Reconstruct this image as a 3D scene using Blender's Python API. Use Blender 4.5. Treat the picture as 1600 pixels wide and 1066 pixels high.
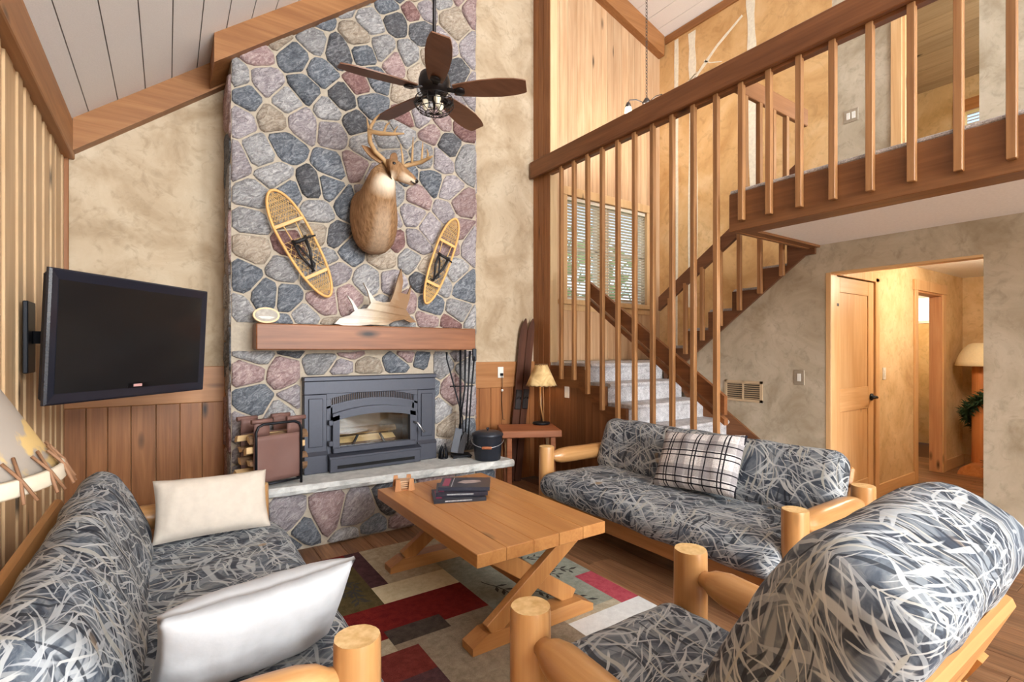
import bpy, math, random
from mathutils import Vector, Matrix, Euler, noise as mnoise
random.seed(7)
scene = bpy.context.scene
COL = scene.collection
for o in list(bpy.data.objects):
    bpy.data.objects.remove(o)

# ------------------------------------------------------------------ camera
HC = 1.4                       # camera height, metres
FPX = 787.0                    # focal length in pixels of the 1600 px frame
HORY = 547.0                   # image row of the horizon
TH = math.atan2(538.0, 787.0)  # camera yaw from the +Y axis towards +X
cam = bpy.data.cameras.new('camera')
cam.lens = 36.0 * FPX / 1600.0
cam.sensor_width = 36.0
cam.shift_y = (HORY - 533.0) / 1600.0
cam.clip_start = 0.02
camo = bpy.data.objects.new('camera', cam)
camo.location = (0, 0, HC)
camo.rotation_euler = (math.pi / 2, 0, -TH)
COL.objects.link(camo)
scene.camera = camo

# ------------------------------------------------------------------ light
scene.view_settings.view_transform = 'Standard'
scene.view_settings.look = 'None'
scene.view_settings.gamma = 1.0
scene.view_settings.use_curve_mapping = False
scene.view_settings.exposure = -0.03
w = bpy.data.worlds.new('world')
scene.world = w
w.use_nodes = True
wn = w.node_tree.nodes
bgn = wn['Background']
sky = wn.new('ShaderNodeTexSky')
sky.sky_type = 'HOSEK_WILKIE'
sky.turbidity = 8.0
sky.ground_albedo = 0.4
sky.sun_direction = Vector((-0.3, -0.75, 0.6)).normalized()
w.node_tree.links.new(sky.outputs[0], bgn.inputs[0])
bgn.inputs[1].default_value = 14.0

def area(name, loc, rot, sx, sy, power, color=(1, 1, 1), spread=180):
    l = bpy.data.lights.new(name, 'AREA')
    l.shape = 'RECTANGLE'
    l.size, l.size_y = sx, sy
    l.energy = power
    l.color = color
    l.spread = math.radians(spread)
    o = bpy.data.objects.new(name, l)
    o.location = loc
    o.rotation_euler = rot
    COL.objects.link(o)
    return o
def point(name, loc, power, color, r=0.05):
    l = bpy.data.lights.new(name, 'POINT')
    l.energy = power
    l.color = color
    l.shadow_soft_size = r
    o = bpy.data.objects.new(name, l)
    o.location = loc
    COL.objects.link(o)
    return o
PI = math.pi
DAY = (0.88, 0.95, 1.0)
# area lamps standing in for daylight, set at the invented gable windows behind the camera
area('added_daylight_lower', (1.3, -6.4, 1.35), (PI / 2, 0, 0), 3.3, 2.0, 270, DAY)
area('added_daylight_upper', (1.6, -6.4, 3.9), (PI / 2, 0, 0), 2.8, 2.2, 720, DAY)
area('added_daylight_loft', (4.5, -6.4, 3.8), (PI / 2, 0, 0), 1.5, 1.5, 480, DAY)
area('added_daylight_side', (4.0, -6.4, 1.3), (PI / 2, 0, 0), 0.8, 1.5, 150, DAY)

# ------------------------------------------------------------------ pixel helpers (a pixel gives a direction; the plane gives the distance)
SN, CS = math.sin(TH), math.cos(TH)
def _dir(u):
    d = u - 800.0
    return FPX * SN + CS * d, FPX * CS - SN * d
def PY(u, v, Y):
    a = _dir(u); k = Y / a[1]
    return Vector((a[0] * k, Y, HC - (v - HORY) * k))
def PXp(u, v, X):
    a = _dir(u); k = X / a[0]
    return Vector((X, a[1] * k, HC - (v - HORY) * k))
def PZ(u, v, z):
    a = _dir(u); k = (HC - z) / (v - HORY)
    return Vector((a[0] * k, a[1] * k, z))

# ------------------------------------------------------------------ mesh helpers
class MB:
    def __init__(s):
        s.v = []; s.f = []; s.m = []; s.sm = []; s.uv = None
    def add(s, vs, fs, mi=0, smooth=False):
        b = len(s.v)
        s.v += [tuple(p) for p in vs]
        for f in fs:
            s.f.append([i + b for i in f]); s.m.append(mi); s.sm.append(smooth)
        return s
    def box(s, x0, x1, y0, y1, z0, z1, c=0.0, mi=0, M=None):
        if x0 > x1: x0, x1 = x1, x0
        if y0 > y1: y0, y1 = y1, y0
        if z0 > z1: z0, z1 = z1, z0
        c = min(c, (x1 - x0) * .45, (y1 - y0) * .45, (z1 - z0) * .45)
        vs = []; fs = []
        if c <= 0:
            vs = [(x, y, z) for z in (z0, z1) for y in (y0, y1) for x in (x0, x1)]
            fs = [(0, 2, 3, 1), (4, 5, 7, 6), (0, 1, 5, 4), (2, 6, 7, 3), (0, 4, 6, 2), (1, 3, 7, 5)]
        else:
            ce = Vector(((x0 + x1) / 2, (y0 + y1) / 2, (z0 + z1) / 2))
            h = Vector(((x1 - x0) / 2, (y1 - y0) / 2, (z1 - z0) / 2))
            idx = {}
            for sx in (-1, 1):
                for sy in (-1, 1):
                    for sz in (-1, 1):
                        for a in range(3):
                            q = Vector((sx * (h.x - (c if a != 0 else 0)), sy * (h.y - (c if a != 1 else 0)), sz * (h.z - (c if a != 2 else 0))))
                            idx[(sx, sy, sz, a)] = len(vs); vs.append(ce + q)
            def g(sg, a): return idx[(sg[0], sg[1], sg[2], a)]
            for a in range(3):
                b1, c1 = (a + 1) % 3, (a + 2) % 3
                for sa in (-1, 1):
                    loop = []
                    for sb, sc in ((-1, -1), (1, -1), (1, 1), (-1, 1)):
                        sg = [0, 0, 0]; sg[a] = sa; sg[b1] = sb; sg[c1] = sc
                        loop.append(g(sg, a))
                    fs.append(loop if sa > 0 else loop[::-1])
            for a in range(3):
                b1, c1 = (a + 1) % 3, (a + 2) % 3
                for sb in (-1, 1):
                    for sc in (-1, 1):
                        s0 = [0, 0, 0]; s1 = [0, 0, 0]
                        s0[a] = -1; s1[a] = 1
                        for q in (s0, s1): q[b1] = sb; q[c1] = sc
                        l = [g(s0, b1), g(s1, b1), g(s1, c1), g(s0, c1)]
                        fs.append(l if sb * sc > 0 else l[::-1])
            for sx in (-1, 1):
                for sy in (-1, 1):
                    for sz in (-1, 1):
                        l = [g((sx, sy, sz), a) for a in range(3)]
                        fs.append(l if sx * sy * sz > 0 else l[::-1])
        if M is not None: vs = [M @ Vector(p) for p in vs]
        return s.add(vs, fs, mi)
    def bar(s, p, q, wd, dp, up=(0, 0, 1), c=0.0, mi=0):
        """box beam from p to q, width wd sideways, dp along 'up'"""
        p = Vector(p); q = Vector(q); d = q - p; L = d.length; d.normalize()
        up = Vector(up); sd = d.cross(up)
        if sd.length < 1e-5: sd = d.cross(Vector((1, 0, 0)))
        sd.normalize(); u2 = sd.cross(d)
        M = Matrix((( d.x, sd.x, u2.x, p.x), (d.y, sd.y, u2.y, p.y), (d.z, sd.z, u2.z, p.z), (0, 0, 0, 1)))
        return s.box(0, L, -wd / 2, wd / 2, -dp / 2, dp / 2, c, mi, M)
    def prism(s, poly, a, b, axis='y', mi=0):
        """extrude a 2-D polygon between a and b along axis; poly coords are the other two axes in order"""
        def P(p, t):
            if axis == 'x': return (t, p[0], p[1])
            if axis == 'y': return (p[0], t, p[1])
            return (p[0], p[1], t)
        n = len(poly)
        vs = [P(p, a) for p in poly] + [P(p, b) for p in poly]
        fs = [list(range(n)), list(range(2 * n - 1, n - 1, -1))]
        for i in range(n):
            j = (i + 1) % n
            fs.append([i, i + n, j + n, j])
        ar = sum(poly[i][0] * poly[(i + 1) % n][1] - poly[(i + 1) % n][0] * poly[i][1] for i in range(n))
        flip = (ar > 0) == (b > a)
        if axis == 'y': flip = not flip
        if not flip: fs = [f[::-1] for f in fs]
        fs = [f[::-1] for f in fs]
        return s.add(vs, fs, mi)
    def loft(s, rings, cap=True, mi=0, smooth=True, closed=False):
        n = len(rings[0]); vs = []; fs = []
        for r in rings: vs += list(r)
        m = len(rings)
        for i in range(m - (0 if closed else 1)):
            k = (i + 1) % m
            for j in range(n):
                jj = (j + 1) % n
                fs.append([i * n + j, i * n + jj, k * n + jj, k * n + j])
        s.add(vs, fs, mi, smooth)
        if cap and not closed:
            b = len(s.v) - len(vs)
            s.f.append([b + j for j in range(n)][::-1]); s.m.append(mi); s.sm.append(False)
            s.f.append([b + (m - 1) * n + j for j in range(n)]); s.m.append(mi); s.sm.append(False)
        return s
    def tube(s, pts, rad, n=8, cap=True, mi=0, smooth=True, closed=False):
        pts = [Vector(p) for p in pts]
        if not isinstance(rad, (list, tuple)): rad = [rad] * len(pts)
        rings = []; prev = None; N = len(pts)
        for i, p in enumerate(pts):
            if closed: t = pts[(i + 1) % N] - pts[i - 1]
            else: t = pts[min(i + 1, N - 1)] - pts[max(i - 1, 0)]
            if t.length < 1e-9: t = Vector((0, 0, 1))
            t.normalize()
            if prev is None:
                a = Vector((0, 0, 1)) if abs(t.z) < .9 else Vector((1, 0, 0))
                x = t.cross(a).normalized()
            else:
                x = prev - t * prev.dot(t)
                if x.length < 1e-6: x = t.cross(Vector((0, 0, 1)))
                x.normalize()
            prev = x; y = t.cross(x)
            rings.append([p + (x * math.cos(2 * PI * k / n) + y * math.sin(2 * PI * k / n)) * rad[i] for k in range(n)])
        return s.loft(rings, cap, mi, smooth, closed)
    def lathe(s, prof, c=(0, 0, 0), n=20, mi=0, smooth=True, cap=True, axis='z'):
        rings = []
        for r, z in prof:
            ring = []
            for k in range(n):
                a = 2 * PI * k / n
                if axis == 'z': q = (c[0] + r * math.cos(a), c[1] + r * math.sin(a), c[2] + z)
                elif axis == 'y': q = (c[0] + r * math.cos(a), c[1] - z, c[2] + r * math.sin(a))
                else: q = (c[0] + z, c[1] + r * math.cos(a), c[2] + r * math.sin(a))
                ring.append(Vector(q))
            rings.append(ring)
        return s.loft(rings, cap, mi, smooth)
    def rbox(s, h, r, n, fn=None, mi=0):
        """rounded box of half sizes h and corner radius r on a grid n, bent by fn"""
        hx, hy, hz = h; key = {}; vs = []; fs = []
        def vid(i, j, k):
            t = (i, j, k)
            if t not in key:
                p = Vector((hx * (2 * i / n[0] - 1), hy * (2 * j / n[1] - 1), hz * (2 * k / n[2] - 1)))
                rr = min(r, hx, hy, hz)
                q = Vector((max(-hx + rr, min(hx - rr, p.x)), max(-hy + rr, min(hy - rr, p.y)), max(-hz + rr, min(hz - rr, p.z))))
                d = p - q
                if d.length > 1e-9: p = q + d.normalized() * rr
                if fn: p = fn(p)
                key[t] = len(vs); vs.append(p)
                if s.uv is not None:        # unrolled cloth coordinates
                    bx, by, bz = hx * (2 * i / n[0] - 1), hy * (2 * j / n[1] - 1), hz * (2 * k / n[2] - 1)
                    dn = hz - bz; u_, w_ = bx * (hx + dn) / hx, by * (hy + dn) / hy
                    s.uv.append((u_, w_, 0.0))
            return key[t]
        nx, ny, nz = n
        for i in range(nx):
            for j in range(ny):
                fs.append([vid(i, j, 0), vid(i, j + 1, 0), vid(i + 1, j + 1, 0), vid(i + 1, j, 0)])
                fs.append([vid(i, j, nz), vid(i + 1, j, nz), vid(i + 1, j + 1, nz), vid(i, j + 1, nz)])
        for i in range(nx):
            for k in range(nz):
                fs.append([vid(i, 0, k), vid(i + 1, 0, k), vid(i + 1, 0, k + 1), vid(i, 0, k + 1)])
                fs.append([vid(i, ny, k), vid(i, ny, k + 1), vid(i + 1, ny, k + 1), vid(i + 1, ny, k)])
        for j in range(ny):
            for k in range(nz):
                fs.append([vid(0, j, k), vid(0, j, k + 1), vid(0, j + 1, k + 1), vid(0, j + 1, k)])
                fs.append([vid(nx, j, k), vid(nx, j + 1, k), vid(nx, j + 1, k + 1), vid(nx, j, k + 1)])
        return s.add(vs, fs, mi, True)
    def build(s, name, mats, parent=None, label=None, cat=None, group=None, kind=None, loc=None, M=None):
        me = bpy.data.meshes.new(name)
        me.from_pydata(s.v, [], s.f)
        if not isinstance(mats, (list, tuple)): mats = [mats]
        for m in mats: me.materials.append(m)
        me.polygons.foreach_set('material_index', s.m)
        me.polygons.foreach_set('use_smooth', s.sm)
        me.update()
        if s.uv:
            at = me.attributes.new('cloth', 'FLOAT_VECTOR', 'POINT')
            at.data.foreach_set('vector', [c for q in s.uv for c in q])
        return link(name, me, parent, label, cat, group, kind, loc, M)

def link(name, me, parent=None, label=None, cat=None, group=None, kind=None, loc=None, M=None):
    o = bpy.data.objects.new(name, me)
    COL.objects.link(o)
    if parent is not None: o.parent = parent
    if M is not None: o.matrix_local = M
    if loc is not None: o.location = loc
    if label: o['label'] = label
    if cat: o['category'] = cat
    if group: o['group'] = group
    if kind: o['kind'] = kind
    return o
def empty(name, label, cat, loc=(0, 0, 0), rz=0.0, group=None):
    o = link(name, None, None, label, cat, group, None, loc)
    o.rotation_euler = (0, 0, rz)
    o.empty_display_size = .05
    return o
def box(name, mat, x0, x1, y0, y1, z0, z1, c=0.0, **k):
    return MB().box(x0, x1, y0, y1, z0, z1, c).build(name, mat, **k)
def struct(name, mb, mat, parent=None):
    return mb.build(name, mat, parent, kind=None if parent else 'structure')
def wob(p, sc, amp):
    return mnoise.noise(Vector(p) * sc) * amp

# ------------------------------------------------------------------ materials
def lin(c):
    return tuple(((x / 255.0) / 12.92 if x <= 10 else ((x / 255.0 + .055) / 1.055) ** 2.4) for x in c) + (1.0,)
MC = {}
class NT:
    def __init__(s, name, rough=.6, spec=.3, metal=0.0):
        s.m = bpy.data.materials.new(name); s.m.use_nodes = True
        s.t = s.m.node_tree; s.n = s.t.nodes
        s.b = s.n['Principled BSDF']
        s.b.inputs['Roughness'].default_value = rough
        s.b.inputs['Specular IOR Level'].default_value = spec
        s.b.inputs['Metallic'].default_value = metal
    def L(s, a, b): s.t.links.new(a, b)
    def coord(s, rnd=True):
        tc = s.n.new('ShaderNodeTexCoord')
        if not rnd: return tc.outputs['Object']
        oi = s.n.new('ShaderNodeObjectInfo')
        mu = s.n.new('ShaderNodeMath'); mu.operation = 'MULTIPLY'; mu.inputs[1].default_value = 37.0
        s.L(oi.outputs['Random'], mu.inputs[0])
        ad = s.n.new('ShaderNodeVectorMath'); ad.operation = 'ADD'
        s.L(tc.outputs['Object'], ad.inputs[0]); s.L(mu.outputs[0], ad.inputs[1])
        return ad.outputs[0]
    def mapv(s, v, sc, rot=(0, 0, 0)):
        if any(rot):            # turn first, then stretch
            r = s.n.new('ShaderNodeMapping'); r.inputs['Rotation'].default_value = rot
            s.L(v, r.inputs['Vector']); v = r.outputs[0]
        mp = s.n.new('ShaderNodeMapping'); mp.inputs['Scale'].default_value = sc
        s.L(v, mp.inputs['Vector']); return mp.outputs[0]
    def noise(s, v, sc, det=3, dist=0.0, rough=.55):
        t = s.n.new('ShaderNodeTexNoise'); t.inputs['Scale'].default_value = sc; t.inputs['Detail'].default_value = det
        t.inputs['Distortion'].default_value = dist; t.inputs['Roughness'].default_value = rough
        s.L(v, t.inputs['Vector']); return t.outputs['Fac'], t.outputs['Color']
    def vor(s, v, sc, feat='F1', rnd=1.0):
        t = s.n.new('ShaderNodeTexVoronoi'); t.feature = feat; t.inputs['Scale'].default_value = sc; t.inputs['Randomness'].default_value = rnd
        s.L(v, t.inputs['Vector']); return t.outputs['Distance']
    def ramp(s, f, stops, const=False):
        r = s.n.new('ShaderNodeValToRGB'); e = r.color_ramp.elements
        if const: r.color_ramp.interpolation = 'CONSTANT'
        e[0].position, e[0].color = stops[0]
        e[1].position, e[1].color = stops[-1]
        for p, c in stops[1:-1]:
            q = e.new(p); q.color = c
        s.L(f, r.inputs[0]); return r.outputs[0]
    def mix(s, f, a, b, mode='MIX'):
        m = s.n.new('ShaderNodeMix'); m.data_type = 'RGBA'; m.blend_type = mode
        for v, i in ((f, 0), (a, 6), (b, 7)):
            if isinstance(v, (int, float)): m.inputs[i].default_value = v
            elif isinstance(v, tuple): m.inputs[i].default_value = v
            else: s.L(v, m.inputs[i])
        return m.outputs[2]
    def math(s, op, a, b=None):
        m = s.n.new('ShaderNodeMath'); m.operation = op
        for v, i in ((a, 0), (b, 1)):
            if v is None: continue
            if isinstance(v, (int, float)): m.inputs[i].default_value = v
            else: s.L(v, m.inputs[i])
        return m.outputs[0]
    def randval(s, lo, hi):
        oi = s.n.new('ShaderNodeObjectInfo'); mr = s.n.new('ShaderNodeMapRange')
        mr.inputs['To Min'].default_value = lo; mr.inputs['To Max'].default_value = hi
        s.L(oi.outputs['Random'], mr.inputs['Value']); return mr.outputs[0]
    def vary(s, col, lo, hi):
        h = s.n.new('ShaderNodeHueSaturation'); s.L(col, h.inputs['Color']); s.L(s.randval(lo, hi), h.inputs['Value']); return h.outputs[0]
    def bump(s, h, st=.3, d=.01):
        b = s.n.new('ShaderNodeBump'); b.inputs['Strength'].default_value = st; b.inputs['Distance'].default_value = d
        s.L(h, b.inputs['Height']); s.L(b.outputs[0], s.b.inputs['Normal'])
    def col(s, c):
        if isinstance(c, tuple): s.b.inputs['Base Color'].default_value = c
        else: s.L(c, s.b.inputs['Base Color'])
        return s.m
K0, K1 = (0, 0, 0, 1), (1, 1, 1, 1)

def plain(name, c, rough=.5, metal=0.0, spec=.4, var=0.0, bump=0.0, bs=60):
    k = ('plain', name)
    if k in MC: return MC[k]
    t = NT(name, rough, spec, metal); v = t.coord()
    f, _ = t.noise(v, bs, 3)
    c0 = lin(c); d = .10 + var
    col = t.mix(f, tuple(x * (1 - d) for x in c0[:3]) + (1,), tuple(min(1, x * (1 + d)) for x in c0[:3]) + (1,))
    if bump: t.bump(f, bump, .004)
    MC[k] = t.col(col); return MC[k]

def wood(name, light, dark, axis='z', rough=.42, knots=0.0, var=.12, fine=1.0, contrast=1.0, spec=.35):
    k = ('wood', name, axis)
    if k in MC: return MC[k]
    def ds(c):
        g = .3 * c[0] + .55 * c[1] + .15 * c[2]
        return tuple(g + (x - g) * .86 for x in c)
    light, dark = ds(light), ds(dark)
    t = NT(name + '_' + axis, rough, spec); v = t.coord()
    a, b = (1.1, 13.0)
    sc = {'x': (a, b, b), 'y': (b, a, b), 'z': (b, b, a)}[axis]
    g1, _ = t.noise(t.mapv(v, sc), 1.0, 4, .8)
    sc2 = tuple(q * (5 if q > 2 else 2.0) for q in sc)
    g2, _ = t.noise(t.mapv(v, sc2), 1.0, 3, .2)
    g = t.mix(.38 * fine, g1, g2)
    lo = .5 - .22 / contrast; hi = .5 + .22 / contrast
    mid = tuple((p + q) / 2 for p, q in zip(light, dark))
    col = t.ramp(g, [(lo, lin(dark)), (.5, lin(mid)), (hi, lin(light))])
    if knots > 0:
        ks = {'x': (1.3, 4.2, 4.2), 'y': (4.2, 1.3, 4.2), 'z': (4.2, 4.2, 1.3)}[axis]
        d = t.vor(t.mapv(v, ks), 1.0)
        w0 = .045 + .05 * knots
        km = t.ramp(d, [(w0 * .45, K1), (w0 * 1.7, K0)])
        kc = tuple(x * .38 for x in dark)
        col = t.mix(km, col, lin(kc))
    col = t.vary(col, 1 - var, 1 + var)
    t.bump(g2, .12, .003)
    MC[k] = t.col(col); return MC[k]

def plaster(name, base, dark, light, sc=2.2):
    k = ('pl', name)
    if k in MC: return MC[k]
    t = NT(name, .85, .2); v = t.coord(False)
    f1, _ = t.noise(v, sc, 6, .7, .62)
    f2, _ = t.noise(v, sc * 4.5, 5, 1.2, .65)
    c = t.ramp(f1, [(.30, lin(dark)), (.5, lin(base)), (.70, lin(light))])
    m = t.ramp(f2, [(.52, K0), (.74, (.55, .55, .55, 1))])
    c = t.mix(m, c, lin(tuple(x * .88 for x in dark)))
    t.bump(f2, .10, .004)
    MC[k] = t.col(c); return MC[k]

def stone_mat(name, c0, c1, c2):
    def ds(c):
        g = sum(c) / 3; return tuple(g + (x - g) * .78 for x in c)
    c0, c1, c2 = ds(c0), ds(c1), ds(c2)
    t = NT(name, .8, .25); v = t.coord()
    f1, _ = t.noise(t.mapv(v, (14, 14, 34), (0, .6, 0)), 1.0, 6, 1.6, .72)
    f2, _ = t.noise(v, 55, 4, .3, .7)
    c = t.ramp(f1, [(.32, lin(c0)), (.5, lin(c1)), (.68, lin(c2))])
    m = t.ramp(f2, [(.55, K0), (.75, (.5, .5, .5, 1))])
    c = t.mix(m, c, lin(tuple(min(255, x * 1.12 + 14) for x in c2)))
    c = t.vary(c, .85, 1.2)
    t.bump(t.mix(.35, f1, f2), .9, .03)
    return t.col(c)

def camo():
    if 'camo' in MC: return MC['camo']
    t = NT('camouflage_fabric', .62, .25); v0 = t.coord(False)
    # the printed cloth is unrolled over the mattress (vertex attribute), shifted from piece to piece
    at = t.n.new('ShaderNodeAttribute'); at.attribute_name = 'cloth'
    sp = t.n.new('ShaderNodeSeparateXYZ'); t.L(at.outputs['Vector'], sp.inputs[0])
    cb = t.n.new('ShaderNodeCombineXYZ'); t.L(sp.outputs[0], cb.inputs[0]); t.L(sp.outputs[1], cb.inputs[1]); t.L(t.randval(0, 9), cb.inputs[2])
    p = cb.outputs[0]
    _, wc = t.noise(p, 3.2, 1)
    ws = t.n.new('ShaderNodeVectorMath'); ws.operation = 'MULTIPLY_ADD'
    t.L(wc, ws.inputs[0]); ws.inputs[1].default_value = (.20, .20, 0); t.L(p, ws.inputs[2])
    v = ws.outputs[0]
    f, _ = t.noise(t.mapv(v, (11, 17, 1), (0, 0, .6)), 1.0, 5, .5, .62)
    c = t.ramp(f, [(.30, lin((48, 54, 66))), (.43, lin((84, 93, 106))), (.54, lin((112, 119, 128))), (.64, lin((140, 144, 147))), (.78, lin((102, 110, 121)))])
    rnd = random.Random(3)
    pal = [(140, 147, 154, 20, .60), (60, 68, 81, 22, .60), (160, 164, 167, 34, .615), (52, 58, 70, 40, .62), (170, 175, 180, 44, .63), (188, 192, 196, 52, .64), (178, 182, 186, 58, .64), (44, 50, 60, 50, .635), (198, 201, 203, 64, .645), (192, 196, 199, 70, .645), (208, 209, 208, 78, .65), (190, 188, 180, 60, .65)]
    for i, (r_, g_, b_, fr, th) in enumerate(pal):
        q = t.n.new('ShaderNodeVectorMath'); q.operation = 'ADD'; q.inputs[1].default_value = (i * 3.7, i * 1.9, i * 11.3); t.L(v, q.inputs[0])
        g, _ = t.noise(t.mapv(q.outputs[0], (fr * .075, fr, 1), (0, 0, .5 + i * 2.39 + rnd.uniform(-.2, .2))), 1.0, 0.6, 0.0)
        m = t.ramp(g, [(th, K0), (th + .03, (.88, .88, .88, 1))])
        c = t.mix(m, c, lin((r_, g_, b_)))
    d = t.vor(v, 6.0)
    m = t.ramp(d, [(.09, (.8, .8, .8, 1)), (.15, K0)])
    n, _ = t.noise(p, 6, 1)
    m2 = t.ramp(n, [(.54, K0), (.60, K1)])
    c = t.mix(t.math('MULTIPLY', m, m2), c, lin((176, 150, 120)))
    hs = t.n.new('ShaderNodeHueSaturation'); hs.inputs['Value'].default_value = .76; t.L(c, hs.inputs['Color']); c = hs.outputs[0]
    h, _ = t.noise(v0, 9, 4)
    t.bump(h, .22, .02)
    MC['camo'] = t.col(c); return MC['camo']

def carpet():
    if 'carpet' in MC: return MC['carpet']
    t = NT('stair_carpet', .95, .1); v = t.coord(False)
    f, _ = t.noise(v, 130, 3, 0, .7); g, _ = t.noise(v, 16, 3)
    c = t.ramp(t.mix(.35, f, g), [(.36, lin((150, 147, 152))), (.62, lin((226, 224, 226)))])
    t.bump(f, .8, .008)
    MC['carpet'] = t.col(c); return MC['carpet']

CEDAR = ((176, 112, 62), (122, 68, 30))
def cedar(ax='z'): return wood('cedar_panelling', *CEDAR, axis=ax, knots=.5, var=.16)
def railwood(ax='y'): return wood('fir_rail', (150, 92, 50), (108, 60, 28), axis=ax, knots=.25, var=.08)
def balwood(ax='z'): return wood('fir_baluster', (184, 130, 78), (140, 90, 48), axis=ax, knots=0, var=.10, contrast=1.3)
def beamwood(ax='y'): return wood('cedar_beam', (176, 118, 66), (134, 80, 38), axis=ax, knots=.35, var=.07)
def boardwood(ax='z'): return wood('pale_board', (216, 180, 134), (182, 140, 94), axis=ax, knots=.5, var=.11)
def pine(ax='z'): return wood('knotty_pine', (232, 190, 134), (206, 150, 92), axis=ax, knots=.45, var=.06, rough=.4)
def logw(ax='z'): return wood('peeled_log', (210, 156, 94), (172, 112, 56), axis=ax, knots=.55, var=.08, rough=.28, spec=.5)
def logend():
    if 'le' in MC: return MC['le']
    t = NT('log_end', .5, .4); v = t.coord(False)
    f, _ = t.noise(v, 40, 3)
    MC['le'] = t.col(t.ramp(f, [(.3, lin((206, 164, 104))), (.7, lin((234, 200, 146)))])); return MC['le']
def tablew(ax='y'): return wood('table_pine', (204, 142, 76), (170, 104, 48), axis=ax, knots=.55, var=.07, rough=.33, spec=.5)
M_BLACK = plain('black_metal', (34, 35, 40), .45, .6)
M_IRON = plain('charcoal_iron', (66, 68, 78), .42, .35, .5)
M_WHITE = plain('white_plastic', (232, 230, 224), .35)
M_WALL = plaster('plaster_tan', (186, 166, 140), (160, 137, 109), (204, 187, 163))
M_WALLG = plaster('plaster_grey_tan', (184, 172, 152), (158, 144, 122), (202, 191, 172))
M_OCHRE = plaster('plaster_ochre', (214, 174, 122), (190, 146, 94), (228, 196, 150), 1.6)
M_CEIL = plain('ceiling_paint', (238, 234, 232), .8, 0, .2, bump=.25, bs=160)
M_SOFFIT = plain('soffit_paint', (240, 237, 232), .8)
# ------------------------------------------------------------------ room shell
XL_, YB, XR, XO = -0.575, 4.5, 4.52, 5.48       # left wall, back wall, right wall, outer stair wall
YR = -6.5                                        # invented gable behind the camera
XE = 3.364                                       # loft edge
ZU, ZF = 2.28, 2.53                              # loft underside and loft floor
PITCH, Z0 = .79, 2.90
def zl(x): return Z0 + PITCH * (x - XL_)
def zr(x): return 5.56 + .29 * (XO - x)
XRIDGE = (5.56 + .29 * XO - Z0 + PITCH * XL_) / (PITCH + .29)
ZRIDGE = zl(XRIDGE)

floor = struct('floor', MB().box(XL_ - .1, 9.6, YR - .1, 4.6, -.12, -.012), plain('subfloor', (96, 66, 44), .7))
def floormat():
    t = NT('plank_floor', .38, .4); v = t.coord()
    g, _ = t.noise(t.mapv(v, (16, 1.2, 16)), 1.0, 5, .8); g2, _ = t.noise(t.mapv(v, (70, 3, 70)), 1.0, 3)
    c = t.ramp(t.mix(.35, g, g2), [(.30, lin((92, 62, 42))), (.5, lin((140, 100, 70))), (.70, lin((178, 136, 100)))])
    t.bump(g2, .1, .003)
    return t.col(t.vary(c, .75, 1.15))
FM = floormat()
pw, pl = .178, 1.5
pm = MB().box(.0015, pw - .0015, .001, pl - .001, -.012, 0, .0015)
plank0 = None
xi = 0
x = XL_
while x < 8.04:
    off = (xi * .617) % pl
    y0 = -1.2 if x < 4.4 else .55
    yend = 4.5 if x < 4.4 else 3.0
    y = y0 - off
    while y < yend:
        hidden = (x < 4.4 and ((y > 3.75) or (x > 3.3 and y > 2.1) or (x < -.3))) or (x > 4.4 and y > 3.0)
        if not hidden:
            if plank0 is None: plank0 = pm.build('plank', FM, floor); plank0.location = (x, y, 0)
            else:
                o = link('plank', plank0.data, floor); o.location = (x, y, 0)
        y += pl
    x += pw; xi += 1

# left wall with vertical boards
wl = struct('wall_left', MB().box(XL_ - .12, XL_ - .02, YR, YB, 0, 2.95), boardwood())
y = 1.0
k = 0
while y < YB - .01:
    wdt = random.choice((.075, .095, .12, .14))
    y1 = min(y + wdt, YB)
    if YB - y1 < .03: y1 = YB
    dp = (.0, .010, .004, .013)[k % 4]
    box('board', boardwood(), XL_ - .02, XL_ - .022 + .012 + dp, y + .001, y1 - .001, 0, 2.72, .002, parent=wl)
    y = y1; k += 1
struct('trim_1', MB().box(XL_ - .02, XL_ + .055, YR, YB, 2.69, 2.93, .006), beamwood('y'))

# back wall: plaster, wainscot planks, cap rail
wb = struct('wall_back', MB().box(XL_ - .1, 3.83, YB, YB + .12, 0, 6.4)
            .box(5.2, XO + .1, YB, YB + .12, 0, 6.4).box(3.83, 5.2, YB, YB + .12, 0, 2.0).box(3.83, 5.2, YB, YB + .12, 3.21, 6.4), M_WALL)
def wains(xa, xb):
    x = xa; 
    while x < xb - .01:
        wdt = random.choice((.115, .13, .14, .145))
        x1 = min(x + wdt, xb)
        if xb - x1 < .05: x1 = xb
        box('plank', cedar(), x + .0015, x1 - .0015, YB - .02, YB, 0, 1.003, .003, parent=wb)
        x = x1
    box('cap_rail', wood('cedar_cap', (196, 134, 80), (158, 98, 50), 'x', knots=.6), xa, xb, YB - .026, YB, 1.003, 1.275, .004, parent=wb)
wains(XL_, .371)
wains(2.37, XE)
box('corner_trim', cedar(), XL_, XL_ + .025, YB - .03, YB, 1.275, 2.70, .003, parent=wb)

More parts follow.
